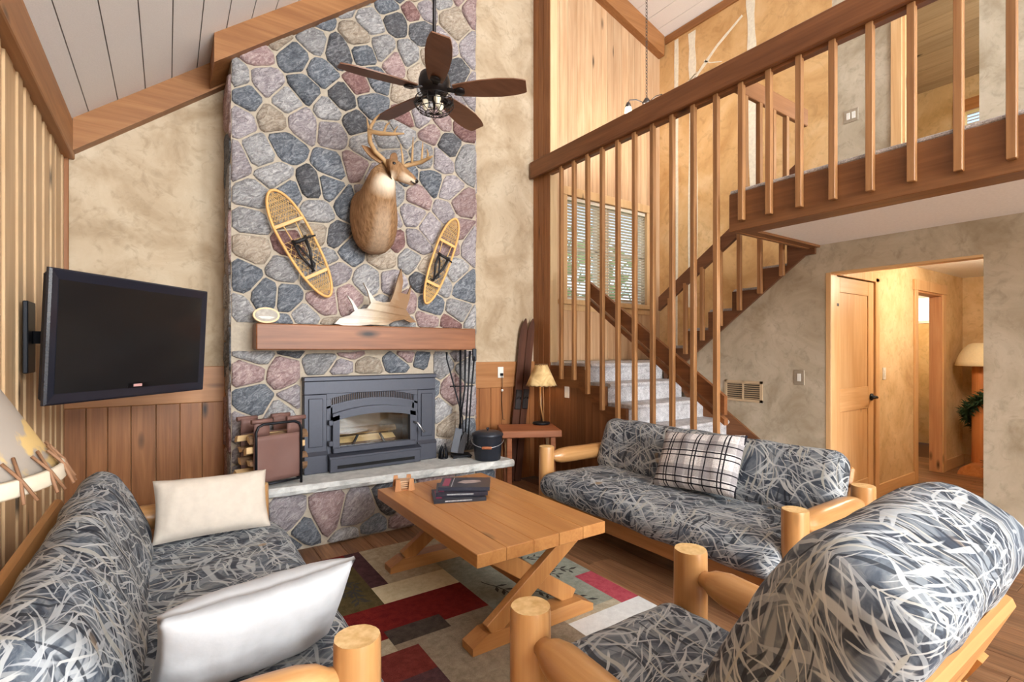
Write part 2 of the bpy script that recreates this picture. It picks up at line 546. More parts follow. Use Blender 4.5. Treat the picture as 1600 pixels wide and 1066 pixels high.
# roof: individual ceiling planks on both slopes
ceil = struct('ceiling', MB().prism([(XL_ - .1, zl(XL_ - .1) + .05), (XRIDGE, ZRIDGE + .05), (XO + .1, zr(XO + .1) + .05), (XO + .1, zr(XO + .1) + .15), (XRIDGE, ZRIDGE + .15), (XL_ - .1, zl(XL_ - .1) + .15)], YR, YB + .1, 'y'), M_CEIL)
def ceilplank(xa, xb, zf):
    g = .003
    MB().prism([(xa + g, zf(xa + g)), (xb - g, zf(xb - g)), (xb - g, zf(xb - g) + .035), (xa + g, zf(xa + g) + .035)], YR, YB, 'y').build('plank', M_CEIL, ceil)
gm = plain('ceiling_groove', (150, 144, 142), .9)
MB().prism([(XL_, zl(XL_) + .012), (XRIDGE, ZRIDGE + .012), (XRIDGE, ZRIDGE + .05), (XL_, zl(XL_) + .05)], YR, YB, 'y').build('backing', gm, ceil)
MB().prism([(XRIDGE, ZRIDGE + .012), (XO, zr(XO) + .012), (XO, zr(XO) + .05), (XRIDGE, ZRIDGE + .05)], YR, YB, 'y').build('backing', gm, ceil)
x = -.595
while x < XRIDGE:
    ceilplank(max(x, XL_), min(x + .155, XRIDGE), zl); x += .155
x = XRIDGE
while x < XO:
    ceilplank(x, min(x + .2, XO), zr); x += .2
# sloping beam on the back wall, its right-hand counterpart and the board round the chimney head
def sl(xa, xb, zf, drop, ya, yb, name, ax='x'):
    return struct(name, MB().prism([(xa, zf(xa) - drop), (xb, zf(xb) - drop), (xb, zf(xb)), (xa, zf(xa))], ya, yb, 'y'), beamwood(ax))
sl(XL_ + .055, .371, zl, .215, YB - .09, YB, 'trim_2')
sl(2.37, XRIDGE - .02, zl, .215, YB - .09, YB, 'trim_3')
sl(XRIDGE - .02, XO - .03, zr, .26, YB - .12, YB, 'trim_4')
sl(.262, 2.45, zl, .20, 3.975, 4.065, 'trim_5')
sl(.262, .369, zl, .20, 4.066, YB - .09, 'trim_6')
struct('trim_7', MB().box(XO - .03, XO, YR, YB - .12, 5.46, 5.56, .004), beamwood('y'))

# right wall with the hall opening, and the wall closing the stair
ZW = ZU
wr = struct('wall_right', MB().prism([(3.60, 0), (3.60, 1.13), (2.13, ZU), (1.98, ZU), (1.98, 0)], XR, XR + .04, 'x')
            .box(XR, XR + .10, 1.005, 1.98, 2.04, ZU).box(XR, XR + .10, YR, 1.005, 0, ZU), M_WALLG)
# outer wall of the stair and the loft
wo = struct('wall_outer', MB().box(XO, XO + .1, 2.0, YB, 0, 5.6).box(XO, XO + .1, 1.766, 2.0, ZU, 5.6).box(XO, XO + .1, YR, 1.244, ZU, 5.6)
            .box(XO, XO + .1, 1.244, 1.766, 4.95, 5.6), M_WALLG)
box('mural_plaster', M_OCHRE, XO - .006, XO, 2.35, YB, 1.3, 5.47, parent=wo)
mb_birch = plain('painted_birch', (236, 226, 208), .8, var=.15, bs=30)
def birch(pts, wd, tag='painted_trunk'):
    m = MB(); vs = []
    for (u, v), w_ in zip(pts, wd):
        p = PXp(u, v, XO - .007); vs.append((p, w_))
    for i in range(len(vs) - 1):
        p, a = vs[i]; q, b = vs[i + 1]
        d = (q - p).normalized(); s = Vector((0, d.z, -d.y))
        x0 = XO - .009
        n = 6
        for k in range(n):
            t0, t1 = k / n, (k + 1) / n
            A = p.lerp(q, t0); B = p.lerp(q, t1); wa = a + (b - a) * t0 + wob(A, 9, a * .35); wb_ = a + (b - a) * t1 + wob(B, 9, a * .35)
            m.add([A + s * wa, B + s * wb_, B - s * wb_, A - s * wa, A + s * wa - Vector((.002, 0, 0)), B + s * wb_ - Vector((.002, 0, 0)), B - s * wb_ - Vector((.002, 0, 0)), A - s * wa - Vector((.002, 0, 0))],
                  [(0, 3, 2, 1), (4, 5, 6, 7), (0, 1, 5, 4), (2, 3, 7, 6)])
    m.build(tag, mb_birch, wo)
birch([(1057, 62), (1056, 300), (1055, 560)], (.03, .035, .035))
birch([(1081, 50), (1083, 200), (1082, 480)], (.05, .06, .065))
birch([(1086, 122), (1120, 72), (1160, 24)], (.02, .02, .012), 'painted_branch')
birch([(1058, 140), (1075, 128), (1090, 112)], (.012, .010, .006), 'painted_branch')
birch([(1172, -20), (1176, 120), (1178, 300)], (.05, .05, .05))
birch([(1100, 95), (1110, 98), (1128, 96)], (.008, .006, .004), 'painted_branch')

# invented gable wall with windows, placed behind the camera to supply the daylight
wg = struct('wall_added_gable', MB().box(XL_, -.35, YR - .1, YR, 0, 6.3).box(-.35, 2.95, YR - .1, YR, 0, .3).box(-.35, 2.95, YR - .1, YR, 2.4, 2.75)
            .box(2.95, 3.6, YR - .1, YR, 0, 6.3).box(3.6, 4.4, YR - .1, YR, 0, .5).box(3.6, 4.4, YR - .1, YR, 2.1, 2.6).box(4.4, 5.6, YR - .1, YR, 0, 3.0)
            .box(-.35, .2, YR - .1, YR, 2.75, 6.3).box(.2, 2.95, YR - .1, YR, 5.05, 6.3).box(3.6, 5.6, YR - .1, YR, 4.6, 6.3).box(5.25, 5.6, YR - .1, YR, 3, 4.6).box(3.6, 3.75, YR - .1, YR, 2.6, 4.6), M_WALL)
def added_winframe(n, x0, x1, z0, z1, mull):
    m = MB()
    m.box(x0, x1, YR - .08, YR - .02, z0, z0 + .07).box(x0, x1, YR - .08, YR - .02, z1 - .07, z1)
    for i in range(mull + 1):
        xx = x0 + (x1 - x0 - .07) * i / mull
        m.box(xx, xx + .07, YR - .08, YR - .02, z0, z1)
    struct('window_%d' % n, m, pine('z'))
added_winframe(2, -.35, 2.95, .3, 2.4, 3)
added_winframe(3, .2, 2.95, 2.75, 5.05, 3)
added_winframe(4, 3.75, 5.25, 3.0, 4.6, 2)
added_winframe(5, 3.6, 4.4, .5, 2.1, 1)

# ---- hall beyond the opening
wh = struct('wall_hall', MB().box(XR + .10, 4.62, 1.98, 2.08, 2.04, ZU).box(5.45, 6.52, 1.98, 2.08, 0, ZU).box(7.30, 8.04, 1.98, 2.08, 0, ZU)
            .box(4.62, 5.45, 1.98, 2.08, 2.04, ZU).box(6.52, 7.30, 1.98, 2.08, 2.03, ZU).box(8.04, 8.14, .5, 2.08, 0, ZU).box(XR + .1, 8.14, .45, .55, 0, ZU), plaster('plaster_warm', (214, 184, 140), (190, 156, 112), (228, 202, 162)))
struct('ceiling_hall', MB().box(XR, 8.14, .45, 1.98, ZU, ZU + .06).box(5.9, 9.5, 1.98, 3.75, ZU, ZU + .06), M_SOFFIT)
m = MB()
m.box(XR - .005, XR + .105, 1.945, 1.985, 0, 2.04, .003)
struct('trim_8', m, pine('z'))
struct('trim_9', MB().box(XR - .003, XR + .103, 1.005, 1.945, 2.025, 2.043, .002), pine('y'))
def casing(n, x0, x1, zt, yf, hd=.11, w_=.085, over=.02):
    m = MB()
    m.box(x0 - w_, x0, yf - .02, yf, 0, zt, .003).box(x1, x1 + w_, yf - .02, yf, 0, zt, .003)
    m.box(x0 - w_ - over, x1 + w_ + over, yf - .026, yf, zt, zt + hd, .003)
    struct('trim_%d' % n, m, pine('z'))
m = MB().box(5.45, 5.53, 1.96, 1.98, 0, 2.07, .003).box(XR + .1, 5.53, 1.96, 1.98, 2.035, 2.12, .003)
struct('trim_10', m, pine('z'))
casing(11, 6.52, 7.30, 2.03, 1.98)
struct('baseboard_hall', MB().box(5.53, 6.435, 1.963, 1.98, 0, .13, .004).box(7.385, 8.04, 1.963, 1.98, 0, .13, .004).box(8.023, 8.04, .55, 1.96, 0, .13, .004), pine('x'))

def panel_door(name, w_, h_, M, handle_side=1):
    d = link(name, None, kind='structure'); d.matrix_world = M
    t = .04; s = .115
    mz, mx = pine('z'), pine('x')
    MB().box(0, s, -t / 2, t / 2, 0, h_, .003).build('stile', mz, d)
    MB().box(w_ - s, w_, -t / 2, t / 2, 0, h_, .003).build('stile', mz, d)
    for z0, z1 in ((0, .22), (.86, 1.06), (h_ - .13, h_)):
        MB().box(s, w_ - s, -t / 2, t / 2, z0, z1, .003).build('rail', mx, d)
    for z0, z1 in ((.22, .86), (1.06, h_ - .13)):
        n = 1
        for k in range(n):
            xa = s + (w_ - 2 * s) * k / n; xb = s + (w_ - 2 * s) * (k + 1) / n
            MB().box(xa + .001, xb - .001, -.012, .012, z0, z1, .002).build('panel_board', mz, d)
    hx = w_ - .06
    hd = MB().lathe([(.032, 0), (.032, .012), (.014, .014), (.014, .05)], (hx, -t / 2, .96), 14, axis='y')
    hd.tube([(hx, -t / 2 - .05, .96), (hx - .05, -t / 2 - .055, .965), (hx - .11, -t / 2 - .05, .955)], [.012, .011, .008], 8)
    hd.build('handle', M_BLACK, d)
    for hz in (.25, 1.78):
        MB().box(-.012, .09, -t / 2 - .004, -t / 2, hz - .012, hz + .012).box(-.012, .006, -t / 2 - .008, -t / 2, hz - .05, hz + .05).build('hinge', M_BLACK, d)
    return d
panel_door('door_1', .80, 2.02, Matrix.Translation((4.635, 1.995, .005)))
struct('trim_15', MB().box(7.28, 7.302, 1.975, 2.09, 0, 2.03, .002).box(6.518, 6.54, 1.975, 2.09, 0, 2.03, .002).box(6.54, 7.28, 1.975, 2.09, 2.01, 2.032, .002), wood('jamb_pine', (226, 168, 116), (198, 132, 82), 'z', knots=.2))
# bathroom behind the second doorway
struct('wall_bath', MB().box(5.9, 6.0, 2.08, 3.7, 0, ZU).box(9.4, 9.5, 2.08, 2.55, 0, ZU).box(9.4, 9.5, 3.05, 3.7, 0, ZU).box(9.4, 9.5, 2.55, 3.05, 0, 1.80).box(9.4, 9.5, 2.55, 3.05, 2.22, ZU)
       .box(6.0, 9.5, 3.6, 3.7, 0, ZU).box(8.04, 9.5, 1.98, 2.08, 0, ZU), plaster('plaster_honey', (228, 196, 144), (208, 172, 118), (238, 212, 168)))
mw = MB().box(9.38, 9.42, 2.55, 3.05, 1.80, 1.84).box(9.38, 9.42, 2.55, 3.05, 2.18, 2.22).box(9.38, 9.42, 2.55, 2.59, 1.84, 2.18).box(9.38, 9.42, 3.01, 3.05, 1.84, 2.18)
wbth = struct('window_6', mw, M_WHITE)
def glassmat():
    if 'glass' in MC: return MC['glass']
    t = NT('clear_glass', 0, .5); n = t.n
    tr = n.new('ShaderNodeBsdfTransparent'); tr.inputs[0].default_value = (.93, .96, .95, 1)
    gl = n.new('ShaderNodeBsdfGlossy'); gl.inputs['Roughness'].default_value = .02
    f, _ = t.noise(t.coord(False), 3, 2); mx = n.new('ShaderNodeMixShader'); mx.inputs[0].default_value = .07
    t.L(tr.outputs[0], mx.inputs[1]); t.L(gl.outputs[0], mx.inputs[2]); t.L(mx.outputs[0], n['Material Output'].inputs[0])
    MC['glass'] = t.m; return t.m
box('pane', glassmat(), 9.398, 9.402, 2.59, 3.01, 1.84, 2.18, parent=wbth)
# ---- bedroom off the loft
pc = wood('bedroom_plank', (206, 182, 144), (176, 148, 110), 'y', knots=.2)
cb = struct('ceiling_bedroom', MB().prism([(XO + .1, 5.33), (7.9, 4.64), (7.9, 4.72), (XO + .1, 5.40)], -.6, 2.5, 'y'), plain('bedroom_groove', (120, 92, 58), .8))
for k in range(10):
    xa = XO + .1 + k * .232; xb = xa + .228
    zz = lambda x: 5.28 - (x - XO - .1) * .297
    MB().prism([(xa, zz(xa)), (xb, zz(xb)), (xb, zz(xb) + .04), (xa, zz(xa) + .04)], -.6, 2.5, 'y').build('plank', pc, cb)
struct('wall_bedroom', MB().box(7.8, 7.9, -.6, .5, ZF, 4.7).box(7.8, 7.9, 1.9, 2.5, ZF, 4.7).box(7.8, 7.9, .5, 1.9, ZF, 3.0).box(7.8, 7.9, .5, 1.9, 4.22, 4.7)
       .box(XO + .1, 7.9, 2.4, 2.5, ZF, 5.4).box(XO + .1, 7.9, -.7, -.6, ZF, 5.4), plaster('plaster_honey', (0, 0, 0), (0, 0, 0), (0, 0, 0)))
struct('floor_bedroom', MB().box(XO + .1, 7.9, -.7, 2.5, ZF - .1, ZF), carpet())
wbr = struct('window_7', MB().box(7.77, 7.80, .4, 2.0, 4.22, 4.36, .004).box(7.77, 7.80, .4, .5, 2.9, 4.22).box(7.77, 7.80, 1.9, 2.0, 2.9, 4.22), wood('orange_pine', (214, 146, 84), (180, 110, 54), 'y', knots=.4))
box('pane', glassmat(), 7.84, 7.845, .5, 1.9, 3.0, 4.22, parent=wbr)
M_SLAT = plain('blind_slat', (226, 216, 196), .5)
sl_ = MB()
for k in range(32):
    z = 3.03 + k * .037
    sl_.bar((7.80, .52, z), (7.80, 1.88, z), .004, .03, up=(.8, 0, .6))
sl_.build('blind_slats', M_SLAT, wbr, kind='stuff')
m = MB().box(XO - .02, XO, 1.766, 1.85, ZF, 5.04, .003).box(XO - .02, XO, 1.2, 1.85, 4.95, 5.04, .003)
m.box(XO, XO + .1, 1.745, 1.766, ZF, 4.95)
struct('trim_12', m, pine('z'))

# ---- loft slab
wf = plain('loft_white', (243, 240, 236), .8)
struct('ceiling_loft', MB().box(XE + .20, XR + .1, YR, 2.07, ZU, ZU + .05), wf)
struct('floor_loft', MB().box(XE + .035, XO, YR, 2.10, ZU + .05, ZF - .012), plain('loft_core', (150, 120, 90), .8))
struct('carpet_loft', MB().box(XE + .003, XO, YR, 2.125, ZF - .004, ZF + .020, .006), carpet())
fas = wood('fir_fascia', (156, 102, 58), (112, 66, 32), 'y', knots=.35, var=.03)
struct('trim_13', MB().box(XE, XE + .035, YR, 2.13, 2.255, ZF - .005, .003).box(XE + .035, XE + .20, YR, 2.07, 2.262, ZU, .002), fas)
struct('trim_14', MB().box(XE + .035, XR, 2.10, 2.13, 2.255, ZF - .005, .003).box(XE + .035, XR, 2.03, 2.10, 2.262, ZU + .05), wood('fir_fascia', (156, 102, 58), (112, 66, 32), 'x', knots=.3, var=.03))

# ---- wall stub at the back of the stair (plank-clad post)
ws = struct('wall_stub', MB().box(XE + .02, XE + .10, 4.21, YB, 0, 6.05), M_SOFFIT)
for a, b in ((4.21, 4.31), (4.312, 4.405), (4.407, 4.5)):
    box('plank', cedar(), XE, XE + .02, a, b, 0, 6.0, .004, parent=ws)
box('end_board', wood('pale_end', (226, 196, 150), (200, 164, 116), 'z', knots=.3), XE + .004, XE + .098, 4.198, 4.21, 1.267, 6.05, .002, parent=ws)

# ---- landing wall planks
def lplank(xa, xb, z0, z1):
    MB().prism([(xa + .0015, z0), (xb - .0015, z0), (xb - .0015, z1(xb - .0015) if callable(z1) else z1), (xa + .0015, z1(xa + .0015) if callable(z1) else z1)], YB - .02, YB, 'y').build('plank', wood('landing_plank', (214, 176, 136), (180, 134, 92), 'z', knots=.6, var=.12), wb)
x = XE + .1
topf = lambda x: (zl(x) if x < XRIDGE else zr(x)) - .20
while x < XO - .01:
    x1 = min(x + random.choice((.11, .125, .14)), XO)
    if XO - x1 < .05: x1 = XO
    if x1 < 3.76 or x > 5.27: lplank(x, x1, 1.28, topf)
    else:
        lplank(x, x1, 1.28, 1.89); lplank(x, x1, 3.30, topf)
    x = x1
# window with wooden frame, two sashes and blinds
win = struct('window_1', MB().box(3.74, 5.29, YB - .045, YB, 3.20, 3.30, .004).box(3.74, 3.83, YB - .04, YB, 1.97, 3.20, .003).box(5.2, 5.29, YB - .04, YB, 1.97, 3.20, .003)
             .box(4.40, 4.56, YB + .03, YB + .1, 2.0, 3.2, .004).box(3.70, 5.33, YB - .06, YB + .02, 1.93, 1.985, .005).box(3.74, 5.29, YB - .03, YB, 1.86, 1.93, .003), wood('window_pine', (222, 182, 130), (192, 146, 94), 'z', knots=.2))
for a, b in ((3.83, 4.40), (4.56, 5.2)):
    MB().box(a, b, YB + .06, YB + .1, 2.0, 2.05).box(a, b, YB + .06, YB + .1, 3.15, 3.2).box(a, a + .045, YB + .06, YB + .1, 2.05, 3.15).box(b - .045, b, YB + .06, YB + .1, 2.05, 3.15).box(a, b, YB + .06, YB + .1, 2.58, 2.63).build('sash', M_WHITE, win)
    box('pane', glassmat(), a, b, YB + .078, YB + .082, 2.05, 3.15, parent=win)
sl_ = MB()
for k in range(31):
    z = 2.03 + k * .0365
    sl_.bar((3.85, YB + .005, z), (5.18, YB + .005, z), .0025, .036, up=(0, .88, -.42))
sl_.build('blind_slats', M_SLAT, win, kind='stuff')
box('blind_headrail', M_SLAT, 3.84, 5.19, YB - .015, YB + .025, 3.155, 3.195, .003, parent=win)
for xx in (4.0, 4.48, 5.02): box('blind_cord', M_SLAT, xx - .002, xx + .002, YB - .016, YB - .013, 2.0, 3.16, parent=win)
# ground and greenery outside the stair window
struct('ground_outside', MB().box(-6, 16, 4.75, 22, -.6, -.4), plain('lawn', (96, 128, 74), .9, bump=.4, bs=3))
LEAF = plain('tree_leaf', (104, 140, 86), .7, var=.4, bs=5)
def blobtree(loc, r, lab):
    e = empty('shade_tree', lab, 'tree', loc)
    MB().tube([(0, 0, -.5), (.05, 0, 1.2), (0, .05, 2.4)], [.14, .11, .07], 8).build('trunk', plain('bark', (92, 74, 56), .9, bump=.6), e)
    m = MB()
    for k in range(420):
        a = random.uniform(0, 2 * PI); zz = random.uniform(-1, 1); rr = r * random.uniform(.55, 1)
        c = Vector((math.cos(a) * math.sqrt(1 - zz * zz), math.sin(a) * math.sqrt(1 - zz * zz), zz * 1.1)) * rr + Vector((0, 0, 2.9))
        d = Vector((random.uniform(-1, 1), random.uniform(-1, 1), random.uniform(-1, 1))).normalized(); s2 = d.orthogonal().normalized()
        L = .22
        m.add([c - d * L, c + s2 * L * .45, c + d * L, c - s2 * L * .45], [(0, 1, 2, 3)])
    m.build('foliage', LEAF, e, kind='stuff')
blobtree((4.6, 8.2, 0), 1.5, 'leafy green tree close outside the stair window blinds')
blobtree((8.9, 9.8, 0), 1.6, 'farther leafy tree outside, behind the window blinds')
# ------------------------------------------------------------------ staircase
RIS, RUN = 1.267 / 7, .26
YN = 3.62                                   # landing nosing
st = empty('staircase', 'carpeted U-turn staircase with wooden side panelling below the loft', 'staircase', (XE, 2.06, 0))
OFF = Vector(st.location)
def sbuild(m, name, mat, **k):
    o = m.build(name, mat, st, **k); o.location = -OFF; return o
def step(x0, x1, yn, back, z, yfar, nm='carpet_step'):
    """tread with rounded nosing at yn; 'back' +1 = climbs towards +Y"""
    m = MB(); s = back
    prof = [(yn + s * .03, z - RIS), (yn + s * .03, z - .045), (yn + s * .008, z - .042), (yn - s * .006, z - .022), (yn + s * .006, z - .004), (yn + s * .03, z), (yfar, z), (yfar, z - RIS)]
    m.prism(prof, x0, x1, 'x')
    sbuild(m, nm, carpet())
for i in range(7):                          # lower flight, climbing away from the camera
    z = RIS * (i + 1); yn = YN - RUN * (6 - i)
    if i < 6: step(XE + .045, XR - .03, yn, 1, z, yn + RUN + .03)
step(XE + .101, XO - .03, YN, 1, 1.267, YB - .022, 'carpet_landing')
step(XE + .045, XE + .1005, YN, 1, 1.267, 4.195, 'carpet_landing_edge')
for i in range(6):                          # upper flight, climbing back towards the loft
    z = 1.267 + RIS * (i + 1); yn = YN - RUN * i
    step(XR + .041, XO - .03, yn, -1, z, max(yn - RUN - .03, 2.132))
skw = wood('stair_skirt', (152, 96, 52), (108, 62, 30), 'y', knots=.4, var=.06)
# cut stringer on the open side of the lower flight
poly = [(2.06, 0.0)]
for i in range(7):
    z = RIS * (i + 1) - .03; yn = YN - RUN * (6 - i) + .03
    poly += [(yn, z - RIS + (0 if i else .03)), (yn, z)]
poly += [(4.2, 1.237), (4.2, 1.02), (3.75, 1.02), (2.30, .02), (2.30, 0)]
sbuild(MB().prism(poly[1:], XE + .002, XE + .04, 'x'), 'stringer', skw)
# panelling below it
y = 4.21
while y > 2.33:
    y0 = max(y - random.choice((.10, .115, .13)), 2.32)
    top = lambda yy: min(1.02, .02 + (yy - 2.30) * (1.0 / 1.45))
    if y0 < 3.75 < y:
        pts = [(y0 + .0015, 0), (y - .0015, 0), (y - .0015, 1.02), (3.75, 1.02), (y0 + .0015, top(y0))]
    else: pts = [(y0 + .0015, 0), (y - .0015, 0), (y - .0015, top(y)), (y0 + .0015, top(y0))]
    sbuild(MB().prism(pts, XE + .006, XE + .026, 'x'), 'panel_plank', wood('stair_panel', (150, 98, 58), (108, 64, 34), 'z', knots=.4, var=.18))
    y = y0
sbuild(MB().bar((XE + .012, 2.31, .06), (XE + .012, 3.75, 1.055), .022, .05), 'panel_moulding', skw)
# skirt on the wall side of the lower flight
k1 = RIS / RUN
def sk(y): return 1.267 + (y - YN) * k1
sbuild(MB().prism([(2.02, 0), (2.02, sk(2.02) + .06), (3.60, sk(3.60) + .06), (3.60, sk(3.6) - .1), (2.3, 0)], XR - .03, XR - .003, 'x'), 'skirt_board', skw)
# upper flight: cut stringer on the wall plane
poly = []
for i in range(6):
    z = 1.267 + RIS * (i + 1) - .03; yn = YN - RUN * i - .03
    poly += [(yn, z - RIS), (yn, z)]
poly += [(2.06, 2.50 - .0), (2.06, 2.21), (2.14, 2.262 - .055), (3.62, 1.06), (3.62, 1.2)]
sbuild(MB().prism(poly, XR - .03, XR - .001, 'x'), 'stringer', wood('stair_skirt_dark', (132, 84, 52), (94, 56, 32), 'y', knots=.5))

# ---- loft railing: long balusters in front of the stair, short ones on the fascia
rl = empty('loft_railing', 'long wooden railing with square balusters running along the loft edge', 'railing', (XE - .02, 2.13, ZF))
def rb(m, name, mat):
    o = m.build(name, mat, rl); o.location = -Vector(rl.location); return o
rb(MB().box(XE - .07, XE - .028, YR, YB - .03, 3.285, 3.465, .006), 'handrail', railwood('y'))
rb(MB().box(XE - .028, XE + .03, YR, 4.198, 3.265, 3.30, .003), 'rail_fillet', railwood('y'))
yy = 3.99
while yy > -.5:
    if yy > 2.16:
        nos = 1.267 if yy > YN else RIS * (math.ceil((yy - (YN - RUN * 7)) / RUN - .02))
        zb = min(1.10, .02 + max(0, (yy - 2.30)) * .69 + .06) if yy < 3.7 else 1.10
        zb = max(zb, .10)
    else: zb = 2.315
    rb(MB().box(XE - .04, XE - .001, yy - .019, yy + .019, zb, 3.285, .003), 'baluster', balwood())
    yy -= .197
# guard across the loft end
gr = empty('loft_end_railing', 'short wooden guard rail across the loft end above the stairwell', 'railing', (XE + .1, 2.115, ZF))
def gb(m, name, mat):
    o = m.build(name, mat, gr); o.location = -Vector(gr.location); return o
gb(MB().box(XE + .032, XR + .02, 2.135, 2.173, 3.32, 3.465, .005), 'handrail', wood('fir_rail_pale', (176, 118, 74), (140, 86, 48), 'x', knots=.2))
for k in range(5):
    xx = XE + .24 + k * .2
    gb(MB().box(xx - .019, xx + .019, 2.133, 2.171, 2.33, 3.32, .003), 'baluster', balwood())
# stair hand rails
def slope_rail(name, label, x0, x1, ya, yb, za, zb, hgt, mat, bal=None, sub=None):
    e = empty(name, label, 'handrail', ((x0 + x1) / 2, ya, za))
    def eb(m, n, mt):
        o = m.build(n, mt, e); o.location = -Vector(e.location)
    eb(MB().prism([(ya, za - hgt), (ya, za), (yb, zb), (yb, zb - hgt)], x0, x1, 'x'), 'rail_board', mat)
    if sub: eb(MB().prism([(ya, za - hgt - .075), (ya, za - hgt - .03), (yb, zb - hgt - .03), (yb, zb - hgt - .075)], x0, x1 + .01, 'x'), 'lower_rail', mat)
    if bal:
        for yy, zb_ in bal:
            t = (yy - ya) / (yb - ya); zt = za + (zb - za) * t - hgt
            eb(MB().box(x0 - .004, x0 + .034, yy - .019, yy + .019, zb_, zt + .03, .003), 'baluster', balwood())
    return e
slope_rail('stair_handrail', 'wide sloping handrail board beside the lower carpeted stair flight', XE + .004, XE + .042, 2.17, 3.66, 1.06, 2.095, .14, railwood('y'), None, True)
bl = []
for k in range(7):
    yy = 3.52 - .2 * k
    bl.append((yy, 1.267 + (YN - yy) * k1 - .12))
slope_rail('upper_stair_handrail', 'dark sloping handrail with balusters climbing the upper stair flight', XR - .07, XR - .03, 3.66, 2.18, 1.98, 1.98 + 1.48 * k1, .15, wood('fir_rail_dark', (136, 88, 56), (98, 58, 34), 'y', knots=.2), bl)

# ------------------------------------------------------------------ masonry
CX0, CX1, CY = .371, 2.37, 4.07
STONES = [stone_mat('stone_slate', (62, 68, 78), (104, 110, 120), (158, 162, 168)), stone_mat('stone_grey', (104, 102, 103), (154, 151, 152), (200, 197, 195)),
          stone_mat('stone_rose', (124, 90, 90), (166, 134, 132), (202, 178, 172)), stone_mat('stone_tan', (140, 118, 98), (180, 160, 138), (210, 194, 174)),
          stone_mat('stone_mauve', (108, 98, 102), (156, 145, 149), (200, 190, 190)), stone_mat('stone_dark', (58, 58, 62), (88, 88, 93), (140, 140, 144)), stone_mat('stone_red', (104, 66, 64), (144, 100, 96), (184, 146, 140))]
SW = [5, 6, 4, 2.5, 6, 2, 1.5]
MORT = plain('mortar', (172, 159, 142), .9, bump=.8, bs=45, var=.08)
def clip(poly, n, c):
    out = []
    for i in range(len(poly)):
        a, b = poly[i], poly[(i + 1) % len(poly)]
        da, db = a[0] * n[0] + a[1] * n[1] - c, b[0] * n[0] + b[1] * n[1] - c
        if da <= 0: out.append(a)
        if (da < 0) != (db < 0) and abs(da - db) > 1e-12:
            t = da / (da - db); out.append((a[0] + (b[0] - a[0]) * t, a[1] + (b[1] - a[1]) * t))
    return out
def cells(bound, spacing, relax=0):
    xs = [p[0] for p in bound]; ys = [p[1] for p in bound]
    seeds = []; row = 0; y = min(ys) + spacing * .3
    while y < max(ys):
        x = min(xs) + (spacing * .55 if row % 2 else spacing * .05) + spacing * .3
        while x < max(xs):
            seeds.append((x + random.uniform(-.42, .42) * spacing, y + random.uniform(-.36, .36) * spacing)); x += spacing * 1.12
        y += spacing * .88; row += 1
    def inside(p):
        s = None
        for i in range(len(bound)):
            a, b = bound[i], bound[(i + 1) % len(bound)]
            c = (b[0] - a[0]) * (p[1] - a[1]) - (b[1] - a[1]) * (p[0] - a[0])
            if s is None: s = c > 0
            elif (c > 0) != s: return False
        return True
    seeds = [p for p in seeds if inside(p)]
    res = []
    for it in range(relax + 1):
        res = []
        for p in seeds:
            poly = list(bound)
            for q in seeds:
                if q is p: continue
                dx, dy = q[0] - p[0], q[1] - p[1]
                if dx * dx + dy * dy > (spacing * 3.2) ** 2: continue
                poly = clip(poly, (dx, dy), (q[0] ** 2 + q[1] ** 2 - p[0] ** 2 - p[1] ** 2) / 2)
                if len(poly) < 3: break
            if len(poly) >= 3: res.append(poly)
        if it < relax:
            seeds = [(p[0] * .5 + .5 * sum(v[0] for v in pl_) / len(pl_), p[1] * .5 + .5 * sum(v[1] for v in pl_) / len(pl_)) for p, pl_ in zip(seeds, res)]
    return res
